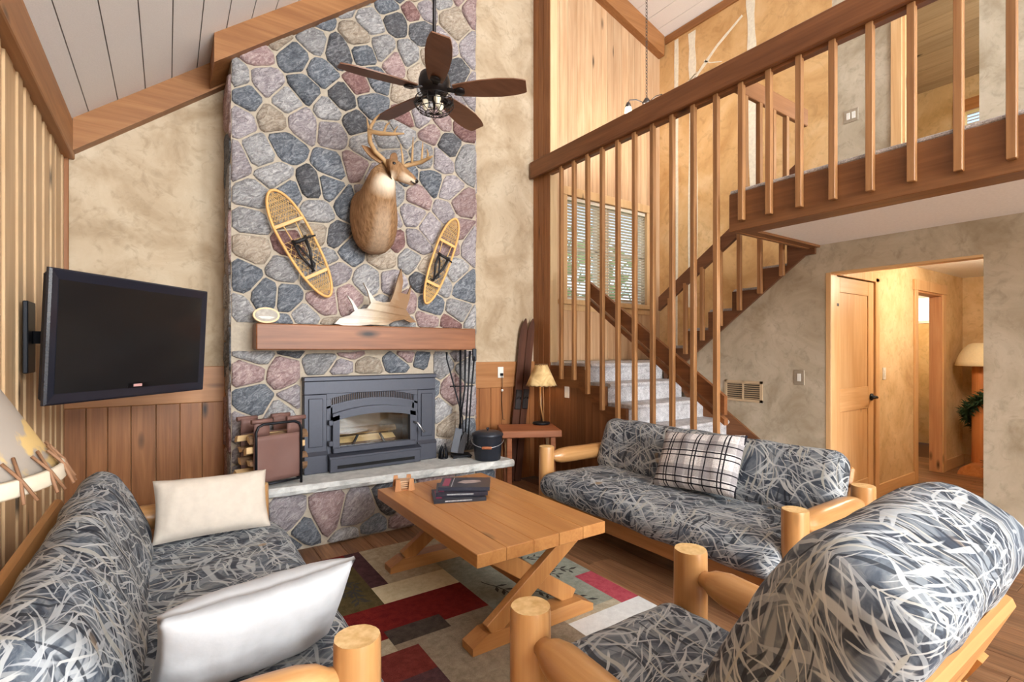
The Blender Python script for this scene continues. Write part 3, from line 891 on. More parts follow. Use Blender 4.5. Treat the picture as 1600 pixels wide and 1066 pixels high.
def stone(poly, put, parent, gap=.008, hgt=.027, off=Vector((0, 0, 0)), nm='stone'):
    cx = sum(p[0] for p in poly) / len(poly); cy = sum(p[1] for p in poly) / len(poly)
    P = []
    for i in range(len(poly)):                       # drop very short edges
        a, b = poly[i], poly[(i + 1) % len(poly)]
        if math.hypot(a[0] - b[0], a[1] - b[1]) > .022: P.append(a)
    if len(P) < 3: return
    Q = []
    for i in range(len(P)):                          # cut corners
        a, b, c = P[i - 1], P[i], P[(i + 1) % len(P)]
        t = random.uniform(.08, .22)
        Q.append((b[0] + (a[0] - b[0]) * t, b[1] + (a[1] - b[1]) * t)); Q.append((b[0] + (c[0] - b[0]) * t, b[1] + (c[1] - b[1]) * t))
    R = []
    for i in range(len(Q)):
        a, b = Q[i], Q[(i + 1) % len(Q)]
        R.append(a)
        if math.hypot(a[0] - b[0], a[1] - b[1]) > .05: R.append(((a[0] + b[0]) / 2, (a[1] + b[1]) / 2))
    rm = min(math.hypot(p[0] - cx, p[1] - cy) for p in R)
    if rm < .02: return
    def ring(sc, g, h):
        o = []
        for p in R:
            dx, dy = p[0] - cx, p[1] - cy; L = math.hypot(dx, dy)
            k = max(.15, (L - g) / L) * sc
            q = (cx + dx * k, cy + dy * k)
            o.append(put(q[0], q[1], h + (wob((q[0], q[1], cx * 7), 17, .016) if h > .01 else 0)))
        return o
    h = hgt * random.uniform(.6, 1.25); m = MB()
    n = len(R)
    rings = [ring(1.0, gap, -.02), ring(1.0, gap, h * .25), ring(.93, gap, h * .85), ring(.52, gap, h * 1.0)]
    vs = [v for r in rings for v in r] + [put(cx, cy, h * 1.08)]
    fs = []
    for i in range(3):
        for j in range(n):
            jj = (j + 1) % n
            fs.append([i * n + j, i * n + jj, (i + 1) * n + jj, (i + 1) * n + j])
    for j in range(n): fs.append([3 * n + j, 3 * n + (j + 1) % n, 4 * n])
    m.add(vs, fs, 0, True)
    # keep outward normals
    a = sum(R[i][0] * R[(i + 1) % n][1] - R[(i + 1) % n][0] * R[i][1] for i in range(n))
    e1 = put(cx + .01, cy, 0) - put(cx, cy, 0); e2 = put(cx, cy + .01, 0) - put(cx, cy, 0); nn = put(cx, cy, .01) - put(cx, cy, 0)
    if (e1.cross(e2).dot(nn) > 0) != (a > 0): m.f = [f[::-1] for f in m.f]
    o = m.build(nm, random.choices(STONES, SW)[0], parent); o.location = -off
ch = empty('stone_chimney', 'tall fieldstone chimney of grey and rose stones rising to the ceiling', 'chimney', ((CX0 + CX1) / 2, CY + .2, 0))
CO = Vector(ch.location)
def cput(m, nm, mat):
    o = m.build(nm, mat, ch); o.location = -CO; return o
IX0, IX1, IZ0, IZ1 = .845, 1.924, .462, 1.195     # fireplace insert
zt = lambda x: zl(x) - .005
core = MB().prism([(CX0, 0), (IX0 + .12, 0), (IX0 + .12, zt(IX0 + .12)), (CX0, zt(CX0))], CY, YB - .03, 'y')
core.prism([(IX1 - .12, 0), (CX1, 0), (CX1, zt(CX1)), (IX1 - .12, zt(IX1 - .12))], CY, YB - .03, 'y')
core.prism([(IX0 + .12, 1.10), (IX1 - .12, 1.10), (IX1 - .12, zt(IX1 - .12)), (IX0 + .12, zt(IX0 + .12))], CY, YB - .03, 'y')
core.box(IX0 + .12, IX1 - .12, CY, YB - .03, 0, .47)
cput(core, 'mortar_core', MORT)
for pl_ in cells([(CX0 - .004, .47), (CX1 + .004, .47), (CX1 + .004, 4.95), (2.0, zl(2.0) - .02), (CX0 - .004, zl(CX0) - .02)], .205):
    cx = sum(p[0] for p in pl_) / len(pl_); cz = sum(p[1] for p in pl_) / len(pl_)
    if IX0 + .06 < cx < IX1 - .06 and cz < IZ1 - .06: continue
    if all(.52 < p[0] < 2.24 and 1.41 < p[1] < 1.575 for p in pl_): continue
    for x0_, x1_, z0_, z1_ in ((IX0 - .008, IX1 + .008, .46, IZ1 + .004), (.500, 2.261, 1.396, 1.591)):   # stop at the insert and the mantel
        if not pl_ or max(p[0] for p in pl_) <= x0_ or min(p[0] for p in pl_) >= x1_ or max(p[1] for p in pl_) <= z0_ or min(p[1] for p in pl_) >= z1_: continue
        cx = sum(p[0] for p in pl_) / len(pl_); cz = sum(p[1] for p in pl_) / len(pl_)
        d_, n_, c_ = max(((x0_ - cx, (1, 0), x0_), (cx - x1_, (-1, 0), -x1_), (z0_ - cz, (0, 1), z0_), (cz - z1_, (0, -1), -z1_)), key=lambda q: q[0])
        pl_ = clip(pl_, n_, c_) if d_ > -.06 else []
    if len(pl_) < 3: continue
    stone(pl_, lambda a, b, h: Vector((a, CY - h, b)), ch, off=CO)
for side, xs, nx in (('l', CX0, -1), ('r', CX1, 1)):
    for pl_ in cells([(CY, .02), (YB - .03, .02), (YB - .03, zl(xs) - .25), (CY, zl(xs) - .25)], .24):
        stone(pl_, lambda a, b, h, xs=xs, nx=nx: Vector((xs + nx * h * .6, a, b)), ch, off=CO)

# hearth: stone base with a rough stone slab
he = empty('hearth', 'raised fieldstone hearth topped by a rough-edged pale stone slab', 'hearth', (1.4, 3.9, 0))
HO = Vector(he.location)
def hput(m, nm, mat):
    o = m.build(nm, mat, he); o.location = -HO; return o
hput(MB().box(.34, 2.38, 3.755, CY - .05, 0, .40), 'mortar_core', MORT)
for pl_ in cells([(.34, .005), (2.38, .005), (2.38, .395), (.34, .395)], .20):
    stone(pl_, lambda a, b, h: Vector((a, 3.755 - h, b)), he, off=HO, hgt=.036)
for pl_ in cells([(3.755, .005), (CY - .05, .005), (CY - .05, .395), (3.755, .395)], .2):
    stone(pl_, lambda a, b, h: Vector((2.38 + h, a, b)), he, off=HO)
m = MB(); top = []; bot = []
edge = []
N = 60
for i in range(N + 1):
    t = i / N; edge.append((.25 + 2.20 * t, 3.735 - .185 * t))
for i in range(1, 12): edge.append((2.45 + .01 * math.sin(i), 3.55 + .50 * i / 11))
rings = []
for dz, ins in ((.40, .012), (.408, .0), (.43, -.006), (.450, .004), (.461, .016)):
    r = []
    for i, (x, y) in enumerate(edge):
        d = ins + (wob((x * 1.0, y, dz * 60), 16, .016) + wob((x, y, dz * 90), 45, .008) if .401 < dz < .455 else 0)
        if i <= N: r.append(Vector((x, y + d, dz + wob((x, y, 3), 7, .004))))
        else: r.append(Vector((x - d, y, dz)))
    r[-1].y = CY - .045
    r += [Vector((2.44, CY - .045, dz)), Vector((.25, CY - .045, dz))]
    rings.append(r)
m.loft(rings, True, smooth=False)
t_ = NT('hearth_slab', .75, .3); v_ = t_.coord(False); f_, _ = t_.noise(v_, 7, 6, .6, .7); g_, _ = t_.noise(v_, 90, 3)
t_.bump(t_.mix(.5, f_, g_), .35, .01)
hput(m, 'slab', t_.col(t_.ramp(f_, [(.3, lin((168, 168, 166))), (.7, lin((216, 216, 212)))])))

# mantel beam
MB().box(.504, 2.257, 3.87, CY - .035, 1.40, 1.587, .008).build('mantel_beam', wood('mantel_cedar', (162, 100, 60), (112, 62, 34), 'x', knots=.9, var=.02), label='thick rough-sawn wooden mantel beam across the stone chimney', cat='mantel')

# ------------------------------------------------------------------ fireplace insert
ins = empty('fireplace_insert', 'charcoal cast-iron wood-burning fireplace insert with arched glass door', 'fireplace', (1.385, 4.03, IZ0))
IO = Vector(ins.location)
def iput(m, nm, mat, par=None, **k):
    o = m.build(nm, mat, par or ins, **k)
    if par is None: o.location = -IO
    return o
YF = 4.0
ia, ib = IX0 + .165, IX1 - .165              # inner edges of the pilasters
for a, b in ((IX0, ia), (ib, IX1)):
    m = MB().box(a, b, YF, CY - .002, IZ0, 1.06, .004)
    m.box(a - .004, b + .004, YF - .022, YF, IZ0, .60, .004).prism([(YF - .022, .60), (YF, .625), (YF, .60)], a - .004, b + .004, 'x')
    iput(m, 'pilaster', M_IRON)
    iput(MB().box(a + .03, b - .03, YF - .010, YF, .66, 1.03, .008), 'pilaster_panel', M_IRON)
m = MB().box(IX0, IX1, YF - .004, CY - .002, 1.062, IZ1 - .035, .003).box(IX0 - .006, IX1 + .006, YF - .02, CY - .002, IZ1 - .034, IZ1, .005)
iput(m, 'header', M_IRON)
xc = (ia + ib) / 2; hw = (ib - ia) / 2
def arch(x, z0, rise, w_=None):
    w_ = w_ or hw
    return z0 + rise * (1 - ((x - xc) / w_) ** 2)
m = MB()
N = 24
def strip(m, f0, f1, xa, xb, ya, yb, n=N, mi=0):
    rings = []
    for i in range(n + 1):
        x = xa + (xb - xa) * i / n
        rings.append([Vector((x, ya, f0(x))), Vector((x, yb, f0(x))), Vector((x, yb, f1(x))), Vector((x, ya, f1(x)))])
    m.loft(rings, True, mi, smooth=False)
strip(m, lambda x: arch(x, 1.015, .055), lambda x: 1.064, ia, ib, YF + .003, YF + .03)
strip(m, lambda x: arch(x, .945, .055), lambda x: arch(x, .962, .055), ia, ib, YF + .003, YF + .03)
m.box(ia, ia + .03, YF + .003, YF + .03, .55, 1.02).box(ib - .03, ib, YF + .003, YF + .03, .55, 1.02)
strip(m, lambda x: .60, lambda x: arch(x, .962, .055), ia + .02, ia + .045, YF + .012, YF + .02, 3)
strip(m, lambda x: .60, lambda x: arch(x, .962, .055), ib - .045, ib - .02, YF + .012, YF + .02, 3)
strip(m, lambda x: arch(x, .845, .055), lambda x: arch(x, .962, .055), ia + .02, ib - .02, YF + .012, YF + .02)
iput(m, 'face_frame', M_IRON)
m = MB()
n = 46
for i in range(n):
    x = ia + .035 + (2 * hw - .07) * i / (n - 1)
    m.box(x - .0028, x + .0028, YF + .006, YF + .02, arch(x, .96, .055), arch(x, 1.017, .055))
iput(m, 'grille_bars', M_IRON, kind='stuff')
BLK = plain('firebox_black', (20, 19, 20), .9)
m = MB().box(ia, ib, 4.33, 4.35, .47, 1.07).box(ia - .02, ia, CY + .02, 4.35, .47, 1.07).box(ib, ib + .02, CY + .02, 4.35, .47, 1.07).box(ia, ib, YF + .035, 4.35, 1.00, 1.07).box(ia, ib, YF + .04, 4.35, .56, .585)
m.box(ia, ib, YF + .028, YF + .034, .93, 1.06)
iput(m, 'firebox', plain('firebrick', (128, 104, 84), .9, bump=.3, bs=14))
# door
m = MB()
da, db, dz0, dz1 = ia + .035, ib - .035, .602, .895
ga, gb_ = da + .05, db - .05
yd0, yd1 = YF - .045, YF + .0
m.box(da, db, yd0, yd1, dz0, dz0 + .05, .006)
strip(m, lambda x: arch(x, dz1 - .055, .055), lambda x: arch(x, dz1, .06), da, db, yd0, yd1)
strip(m, lambda x: dz0 + .04, lambda x: arch(x, dz1 - .02, .055), da, ga, yd0, yd1, 6)
strip(m, lambda x: dz0 + .04, lambda x: arch(x, dz1 - .02, .055), gb_, db, yd0, yd1, 6)
door = iput(m, 'door', M_IRON)
gm_ = MB(); strip(gm_, lambda x: dz0 + .04, lambda x: arch(x, dz1 - .04, .055), ga - .005, gb_ + .005, YF - .02, YF - .016)
iput(gm_, 'glass', glassmat(), door)
hd = MB().tube([(db - .02, yd0 - .01, .80), (db + .0, yd0 - .035, .79), (db + .055, yd0 - .05, .71)], [.008, .009, .011], 8)
iput(hd, 'handle', plain('steel', (180, 180, 184), .3, .9), door)
iput(MB().box(da - .03, da + .005, yd0 + .005, yd1, .66, .70, .004).box(da - .03, da + .005, yd0 + .005, yd1, .82, .86, .004), 'hinge', M_IRON, door)
# ash lip and air slot
m = MB().box(ia + .005, ib - .005, YF - .075, YF + .03, .465, .57, .004).prism([(YF - .085, .57), (YF - .085, .585), (YF - .03, .60), (YF + .02, .60), (YF + .02, .57)], ia + .0, ib - .0, 'x')
iput(m, 'ash_lip', M_IRON)
iput(MB().box(ia + .06, ib - .06, YF - .078, YF - .07, .49, .515), 'air_slot', BLK)
# split logs in the firebox
SPLIT = wood('split_wood', (232, 196, 140), (196, 150, 96), 'x', knots=.2)
BARK = plain('firewood_bark', (112, 84, 60), .9, bump=.8, bs=25, var=.2)
def splitlog(M, L, r, lab, grp, par=None):
    a0 = random.uniform(0, 6)
    pts = []
    k = 7
    for i in range(k):
        a = -1.0 + 2.0 * i / (k - 1); pts.append((r * math.sin(a), r * (math.cos(a) - .55)))
    pts.append((0.0 + random.uniform(-.1, .1) * r, -r * .55))
    m = MB(); rings = []
    for t in (-.5, -.49, -.2, .15, .49, .5):
        sc = .97 if abs(t) == .5 else 1.0
        rings.append([Vector((t * L, p[0] * sc + wob((t * 3, p[0] * 20, a0), 1, r * .12), p[1] * sc + wob((t * 3, p[1] * 20, a0 + 9), 1, r * .12))) for p in pts])
    n = len(pts)
    for i in range(len(rings) - 1):
        for j in range(n):
            jj = (j + 1) % n
            m.add([rings[i][j], rings[i][jj], rings[i + 1][jj], rings[i + 1][j]], [(0, 1, 2, 3)], 1 if j < k - 1 else 0)
    m.add(rings[0], [list(range(n))[::-1]], 0); m.add(rings[-1], [list(range(n))], 0)
    o = m.build('split_log', [SPLIT, BARK], None, lab, 'firewood', grp)
    o.matrix_world = M; return o
T = Matrix.Translation
for (x, y, z, r, rx, lab) in ((1.33, 4.13, .655, .075, 3.0, 'lower pale split log lying behind the fireplace glass'), (1.34, 4.125, .745, .06, .25, 'pale split log resting on top of another behind the glass'), (1.31, 4.245, .700, .085, 2.9, 'large split log at the back of the firebox')):
    splitlog(T((x, y, z)) @ Matrix.Rotation(rx, 4, 'X'), .52 if r < .09 else .56, r, lab, None)
g = empty('log_grate', 'black iron log grate standing inside the firebox', 'grate', (1.35, 4.068, .5895))
MB().bar((-.16, -.03, .0), (-.09, -.03, .13), .016, .016).bar((.16, -.03, .0), (.09, -.03, .13), .016, .016).bar((-.16, -.03, .012), (.16, -.03, .012), .016, .016).build('grate_front', M_BLACK, g)
# ------------------------------------------------------------------ log furniture
def log_post(m, x, y, r, z0, z1, seed):
    rings = []; n = 20
    for z, k in ((z0, .97), (z0 + .01, 1.0), (z0 + (z1 - z0) * .35, 1.02), (z0 + (z1 - z0) * .7, .99), (z1 - .012, .985), (z1, .95)):
        rings.append([Vector((x + r * k * (1 + wob((a * .8, z * 3, seed), 1, .05)) * math.cos(2 * PI * a / n), y + r * k * (1 + wob((a * .8 + 5, z * 3, seed), 1, .05)) * math.sin(2 * PI * a / n), z)) for a in range(n)])
    m.loft(rings, False)
    b = len(m.v)
    m.add(rings[-1], [list(range(n))], 1); m.add(rings[0], [list(range(n))[::-1]], 1)
def arm_log(m, p, q, r, seed):
    p, q = Vector(p), Vector(q); pts = []; rad = []
    for t, k in ((0, .45), (.06, .5), (.10, .78), (.17, .97), (.3, 1.02), (.5, 1.0), (.7, 1.03), (.83, .97), (.90, .78), (.94, .5), (1, .45)):
        a = p.lerp(q, t); pts.append(a + Vector((0, 0, wob((t * 4, seed, 0), 1, .008)))); rad.append(r * k)
    m.tube(pts, rad, 18)
def mattress(m, hx, hy, hz, fn, r=.075, n=(44, 22, 8), amp=.012, seed=0):
    def f(p):
        q = Vector(p)
        s = 1 - .10 * (abs(p.x) / hx) ** 6 - .08 * (abs(p.y) / hy) ** 6
        q.z = p.z * s + wob((p.x, p.y, seed), 4.2, amp) + wob((p.x, p.y, seed + 4), 11, amp * .45)
        q.x += wob((p.y * 1.0, p.z, seed + 2), 6, amp * .8); q.y += wob((p.x, p.z * 2, seed + 3), 6, amp)
        # seam pinch along the side mid-line
        if abs(abs(p.z)) < hz * .2: pass
        return fn(q)
    m.rbox((hx, hy, hz), r, n, f)
def futon(name, label, half, loc, rz, back_top=.84, back_y=-.40, front_over=.13, cat='sofa', bt_ext=0.0, hp=.64, rail_w=.12, rail_drop=.17, bthick=.085, rail_y=None, hpr=None):
    e = empty(name, label, cat, loc, rz)
    yf, yr = .375, -.375
    for sx in (-1, 1):
        for yy in (yf, yr):
            m = MB(); log_post(m, sx * half, yy, .061, 0, (hpr or hp) if yy < 0 else hp, yy * 9 + sx); m.build('post', [logw('z'), logend()], e)
        m = MB(); arm_log(m, (sx * half, yr + .03, min(hp - .09, (hpr or hp) - .05)), (sx * half, yf - .03, hp - .09), .060, sx * 3 + half); m.build('arm_log', logw('y'), e)
        m = MB(); arm_log(m, (sx * half, yr + .03, .20), (sx * half, yf - .03, .20), .045, sx * 5 + half); m.build('lower_log', logw('y'), e)
        MB().box(sx * (half - .068) - .014, sx * (half - .068) + .014, yr + .02, yf + .03, .16, .27, .004).build('side_rail', logw('y'), e)
    il = half - .055
    MB().box(-il, il, yf - .03, yf + .005, .15, .285, .006).build('front_rail', wood('futon_pine', (206, 146, 84), (168, 108, 54), 'x', knots=.4), e)
    MB().box(-il, il, yr + .0, yr + .035, .15, .285, .006).build('rear_rail', wood('futon_pine', (206, 146, 84), (168, 108, 54), 'x', knots=.4), e)
    n = max(3, int(2 * il / .16))
    for k in range(n):
        xx = -il + .05 + (2 * il - .1) * k / (n - 1)
        MB().box(xx - .03, xx + .03, yr + .04, yf - .035, .245, .265).build('slat', logw('y'), e)
    # back frame: top and bottom rail with slats, leaning back
    b0 = Vector((0, -.285, .30)); b1 = Vector((0, rail_y if rail_y else back_y - .055, back_top - rail_drop))
    dd = (b1 - b0).normalized()
    up = Vector((0, dd.z, -dd.y))
    fw = wood('futon_pine', (206, 146, 84), (168, 108, 54), 'x', knots=.4)
    MB().bar((-il + .015, b1.y, b1.z), (il - .015, b1.y, b1.z), .035, rail_w, up=dd, c=.012).build('back_rail', fw, e)
    MB().bar((-il + .015, b0.y, b0.z + .02), (il - .015, b0.y, b0.z + .02), .03, .08, up=dd, c=.006).build('back_rail', fw, e)
    for k in range(n):
        xx = -il + .06 + (2 * il - .12) * k / (n - 1)
        MB().bar((xx, b0.y + .0, b0.z + .05), (xx, b1.y, b1.z - .05), .05, .016, up=up).build('back_slat', logw('z'), e)
    # mattress: seat part and back part
    hz = .095
    ys0, ys1 = -.27, yf + front_over
    def fs(q):
        t = (q.y - ys0) / (ys1 - ys0)
        fl = 1.0
        x = q.x
        if q.y > .30: x *= 1 + .035 * min(1, (q.y - .30) / .1)
        droop = -.03 * max(0, (q.y - .36)) / .15
        return Vector((x, q.y, q.z + .382 + droop - .012 * (1 - t)))
    m = MB(); m.uv = []
    def fseat(q): return fs(Vector((q.x, q.y + (ys0 + ys1) / 2, q.z)))
    mattress(m, il - .005, (ys1 - ys0) / 2, hz, fseat, .085, (52, 26, 8), .010, half)
    m.build('seat_mattress', camo(), e)
    a0 = Vector((0, -.175, .455)); a1 = Vector((0, back_y + .075, back_top - .075))
    d = (a1 - a0); L = d.length + .13; d.normalize(); nr = Vector((0, d.z, -d.y))
    cen = (a0 + a1) / 2
    def fb(q):
        t = q.y / (L / 2)
        bul = .018 * (1 - t * t)
        return cen + Vector((q.x, 0, 0)) + d * q.y + nr * (q.z + (bul if q.z > 0 else 0))
    m = MB(); m.uv = []
    mattress(m, il + .02 + bt_ext, L / 2, bthick, fb, .08, (52, 22, 8), .012, half + 5)
    m.build('back_mattress', camo(), e)
    return e
futon('futon_sofa', 'log futon sofa in camouflage fabric, beside the stairs, with a plaid pillow on it', .955, (2.845, 2.175, 0), PI / 2, .83, -.375)
futon('futon_sofa', 'log futon sofa in camouflage fabric, against the board wall under the television', .90, (.035, 2.22, .009), -PI / 2, .83, -.375)
futon('futon_armchair', 'log futon armchair in camouflage fabric, seen from behind, across from the fireplace', .375, (1.255, .815, .009), 0, 1.065, -.525, .08, 'armchair', .015, .64, .20, .315, .122, -.475, .55)

# ------------------------------------------------------------------ pillows
def pillow(w_, h_, t_, seed, mat, label, M, name='throw_pillow'):
    def f(p):
        a, b = p.x / (w_ / 2), p.y / (h_ / 2)
        th = (max(0, 1 - abs(a) ** 3.2) * max(0, 1 - abs(b) ** 3.2)) ** .55
        pin = 1 - .05 * (1 - abs(a) ** 2) * (abs(b) ** 4) - 0
        q = Vector((p.x * (1 - .05 * (1 - b * b) * abs(a) ** 4), p.y * pin, (p.z / .5) * (t_ / 2) * th + (.006 if p.z > 0 else -.006)))
        q += Vector((0, 0, wob((p.x, p.y, seed), 7, .012) * th + wob((p.x * 2.5, p.y, seed), 10, .006)))
        return q
    m = MB().rbox((w_ / 2, h_ / 2, .5), .0, (34, 20, 2), f)
    return m.build(name, mat, None, label, 'pillow', M=M)
M_CREAM = plain('cream_cotton', (204, 192, 178), .85, bump=.25, bs=30)
M_PALE = plain('pale_grey_cotton', (178, 179, 182), .85, bump=.25, bs=30)
def plaid():
    t = NT('plaid_fleece', .95, .1); v = t.coord(False)
    sx = t.n.new('ShaderNodeSeparateXYZ'); t.L(v, sx.inputs[0])
    def band(o, per, wd, ph):
        a = t.math('FRACT', t.math('MULTIPLY', t.math('ADD', o, 5 + ph), 1 / per))
        return t.math('LESS_THAN', a, wd)
    X, Y = sx.outputs[0], sx.outputs[1]
    f, _ = t.noise(v, 120, 2)
    base = t.ramp(f, [(.3, lin((196, 190, 190))), (.7, lin((236, 232, 230)))])
    g1 = t.math('MAXIMUM', band(X, .196, .40, .02), 0.0); g2 = band(Y, .176, .40, .05)
    c = t.mix(t.math('MULTIPLY', g1, .55), base, lin((128, 122, 126)))
    c = t.mix(t.math('MULTIPLY', g2, .55), c, lin((128, 122, 126)))
    for o, per, wd, ph in ((X, .098, .085, 0), (X, .196, .045, .075), (Y, .088, .09, .01), (Y, .176, .05, .065)):
        c = t.mix(band(o, per, wd, ph), c, lin((38, 36, 42)))
    t.bump(f, .5, .004)
    return t.col(c)
R = Matrix.Rotation
pillow(.50, .30, .14, 1, M_CREAM, 'cream lumbar pillow on the sofa under the television', T((.19, 2.93, .625)) @ R(math.radians(62), 4, 'X') @ R(math.radians(3), 4, 'Y'))
pillow(.49, .34, .14, 2, M_PALE, 'pale grey pillow leaning on a log arm, resting on a camouflage sofa', T((.205, 1.555, .635)) @ R(math.radians(10), 4, 'Z') @ R(math.radians(-58), 4, 'X') @ R(math.radians(0), 4, 'Y'))
pillow(.60, .40, .15, 3, plaid(), 'black and white plaid pillow on the sofa beside the stairs', T((2.885, 2.05, .665)) @ R(math.radians(-90), 4, 'Z') @ R(math.radians(62), 4, 'X') @ R(math.radians(5), 4, 'Z'))

# ------------------------------------------------------------------ coffee table
ct = empty('coffee_table', 'honey-brown pine trestle coffee table standing on the patterned rug', 'table', (1.51, 2.545, 0))
TO = Vector(ct.location)
def tput(m, nm, mat): 
    o = m.build(nm, mat, ct); o.location = -TO; return o
tx0, tx1, ty0, ty1, tz = 1.12, 1.90, 1.91, 3.18, .50
for k in range(5):
    a = tx0 + (tx1 - tx0) * k / 5; b = tx0 + (tx1 - tx0) * (k + 1) / 5
    tput(MB().box(a + .0006, b - .0006, ty0, ty1, tz - .062, tz, .0025), 'top_plank', tablew('y'))
for yy in (2.03, 3.05):
    tput(MB().prism([(1.14, .0095), (1.88, .0095), (1.88, .045), (1.80, .085), (1.22, .085), (1.14, .045)], yy - .05, yy + .05, 'y'), 'foot', tablew('x'))
    for s in (-1, 1):
        tput(MB().bar((1.51 + s * .27, yy + s * .0225, .085), (1.51 - s * .25, yy + s * .0225, .438), .044, .085, up=(1, 0, 0), c=.003), 'leg', tablew('z'))
    tput(MB().box(1.20, 1.82, yy - .045, yy + .045, .405, .438, .003), 'cleat', tablew('x'))
tput(MB().box(1.475, 1.545, 2.03, 3.05, .20, .30, .004), 'stretcher', tablew('y'))
# books and coasters
def book(label, c, w_, d_, h_, M, art):
    e = link('hardcover_book', None, None, label, 'book', 'books on the coffee table'); e.matrix_world = M
    cov = plain('book_' + str(c), c, .3, 0, .5)
    MB().box(-w_ / 2, w_ / 2, -d_ / 2, d_ / 2, 0, .003, .0008).box(-w_ / 2, w_ / 2, -d_ / 2, d_ / 2, h_ - .003, h_, .0008).box(-w_ / 2, w_ / 2, -d_ / 2, -d_ / 2 + .004, .003, h_ - .003).build('cover', cov, e)
    MB().box(-w_ / 2 + .004, w_ / 2 - .004, -d_ / 2 + .004, d_ / 2 - .005, .003, h_ - .003).build('pages', plain('paper', (196, 204, 216), .8), e)
    if art:
        m = MB()
        for k in range(9):
            a = 2 * PI * k / 9
            m.v.append((.03 + .07 * math.cos(a) * (1 + .35 * math.sin(3 * k)), .01 + .05 * math.sin(a) * (1 + .3 * math.cos(5 * k)), h_ + .0006))
        m.f.append(list(range(9))); m.m.append(0); m.sm.append(False)
        m.build('cover_picture', plain('cover_art', (176, 160, 158), .3, var=.5, bs=25), e)
        MB().box(-w_ / 2 + .02, -w_ / 2 + .06, -d_ / 2 + .03, d_ / 2 - .03, h_, h_ + .0006).build('cover_title', plain('cover_red', (150, 52, 84), .3), e)
        MB().box(-w_ / 2 + .075, -w_ / 2 + .079, -d_ / 2 + .01, d_ / 2 - .01, h_, h_ + .0006).build('cover_line', plain('cover_grey', (170, 176, 184), .3), e)
    else:
        MB().box(-.09, .07, -d_ / 2 - .0006, -d_ / 2, h_ * .35, h_ * .7).build('spine_title', plain('spine_grey', (150, 150, 152), .3, var=.6, bs=120), e)
        MB().box(-w_ / 2 + .015, -w_ / 2 + .05, -d_ / 2 + .03, d_ / 2 - .03, h_, h_ + .0006).build('cover_title', plain('cover_red', (150, 52, 84), .3), e)
    return e
bz = -TH
book('dark hardcover book at the bottom of the stack on the coffee table', (36, 38, 48), .31, .235, .022, T((1.47, 2.735, tz)) @ R(bz + .22, 4, 'Z'), False)
book('dark hardcover book in the middle of the stack on the coffee table', (42, 40, 52), .31, .235, .024, T((1.51, 2.765, tz + .0225)) @ R(bz + .12, 4, 'Z'), False)
book('dark hardcover book with a pale cover picture, topmost of the stack', (52, 54, 66), .31, .235, .022, T((1.545, 2.78, tz + .047)) @ R(bz + .02, 4, 'Z'), True)
chd = empty('coaster_holder', 'small wooden coaster holder standing on the coffee table corner', 'coaster holder', (1.265, 3.10, tz), -.25)
cw = wood('coaster_wood', (210, 150, 96), (168, 104, 58), 'z', var=.05)
MB().box(-.06, .06, -.06, .06, 0, .010, .002).build('base', cw, chd)
for sx in (-1, 1):
    for sy in (-1, 1):
        MB().prism([(sx * .062, .0), (sx * .022, .0), (sx * .03, .075), (sx * .055, .075)], sy * .052, sy * .066, 'y').build('side_upright', cw, chd)
for k in range(4):
    MB().box(-.047, .047, -.047, .047, 0, .009, .003).build('coaster', wood('coaster_slice', (228, 190, 150), (190, 140, 100), 'x', var=.1), None, ('lowest', 'second lowest', 'second topmost', 'topmost')[k] + ' square wooden coaster of the stack in the small holder', 'coaster', 'coasters in the holder', M=T((1.265, 3.10, tz + .0105 + k * .0125)) @ R(-.25, 4, 'Z'))

# ------------------------------------------------------------------ rug (woven blocks of colour)
def rugm(name, c, c2, sc=26):
    t = NT(name, .95, .1); v = t.coord(False)
    f, _ = t.noise(v, sc, 4, .4, .7); g, _ = t.noise(t.mapv(v, (240, 240, 10)), 1, 1)
    c_ = t.mix(.35, t.ramp(f, [(.32, lin(c)), (.68, lin(c2))]), t.ramp(g, [(.3, lin(c)), (.7, lin(c2))]))
    t.bump(g, .4, .004); return t.col(c_)
RM = [rugm('rug_oatmeal', (150, 136, 112), (196, 184, 160)), rugm('rug_red', (92, 20, 24), (132, 42, 36)), rugm('rug_plum', (62, 44, 46), (96, 66, 70)), rugm('rug_cream', (196, 180, 140), (226, 214, 184)),
      rugm('rug_taupe', (118, 104, 88), (160, 146, 126)), rugm('rug_charcoal', (56, 48, 44), (88, 78, 70)), rugm('rug_olive', (64, 56, 34), (104, 90, 58)), rugm('rug_maroon', (92, 34, 32), (128, 60, 52)), rugm('rug_rose', (152, 50, 68), (190, 92, 100)), rugm('rug_pale', (204, 204, 202), (228, 228, 226)), rugm('rug_sage', (120, 124, 112), (164, 164, 150))]
RX = [-.24, .30, .60, .88, .98, 1.085, 1.18, 1.445, 1.68, 1.84, 2.065, 2.2]
RY = [.42, .9, 1.30, 1.80, 1.95, 2.01, 2.22, 2.27, 2.34, 2.41, 2.67, 2.89, 3.0, 3.30, 3.46]
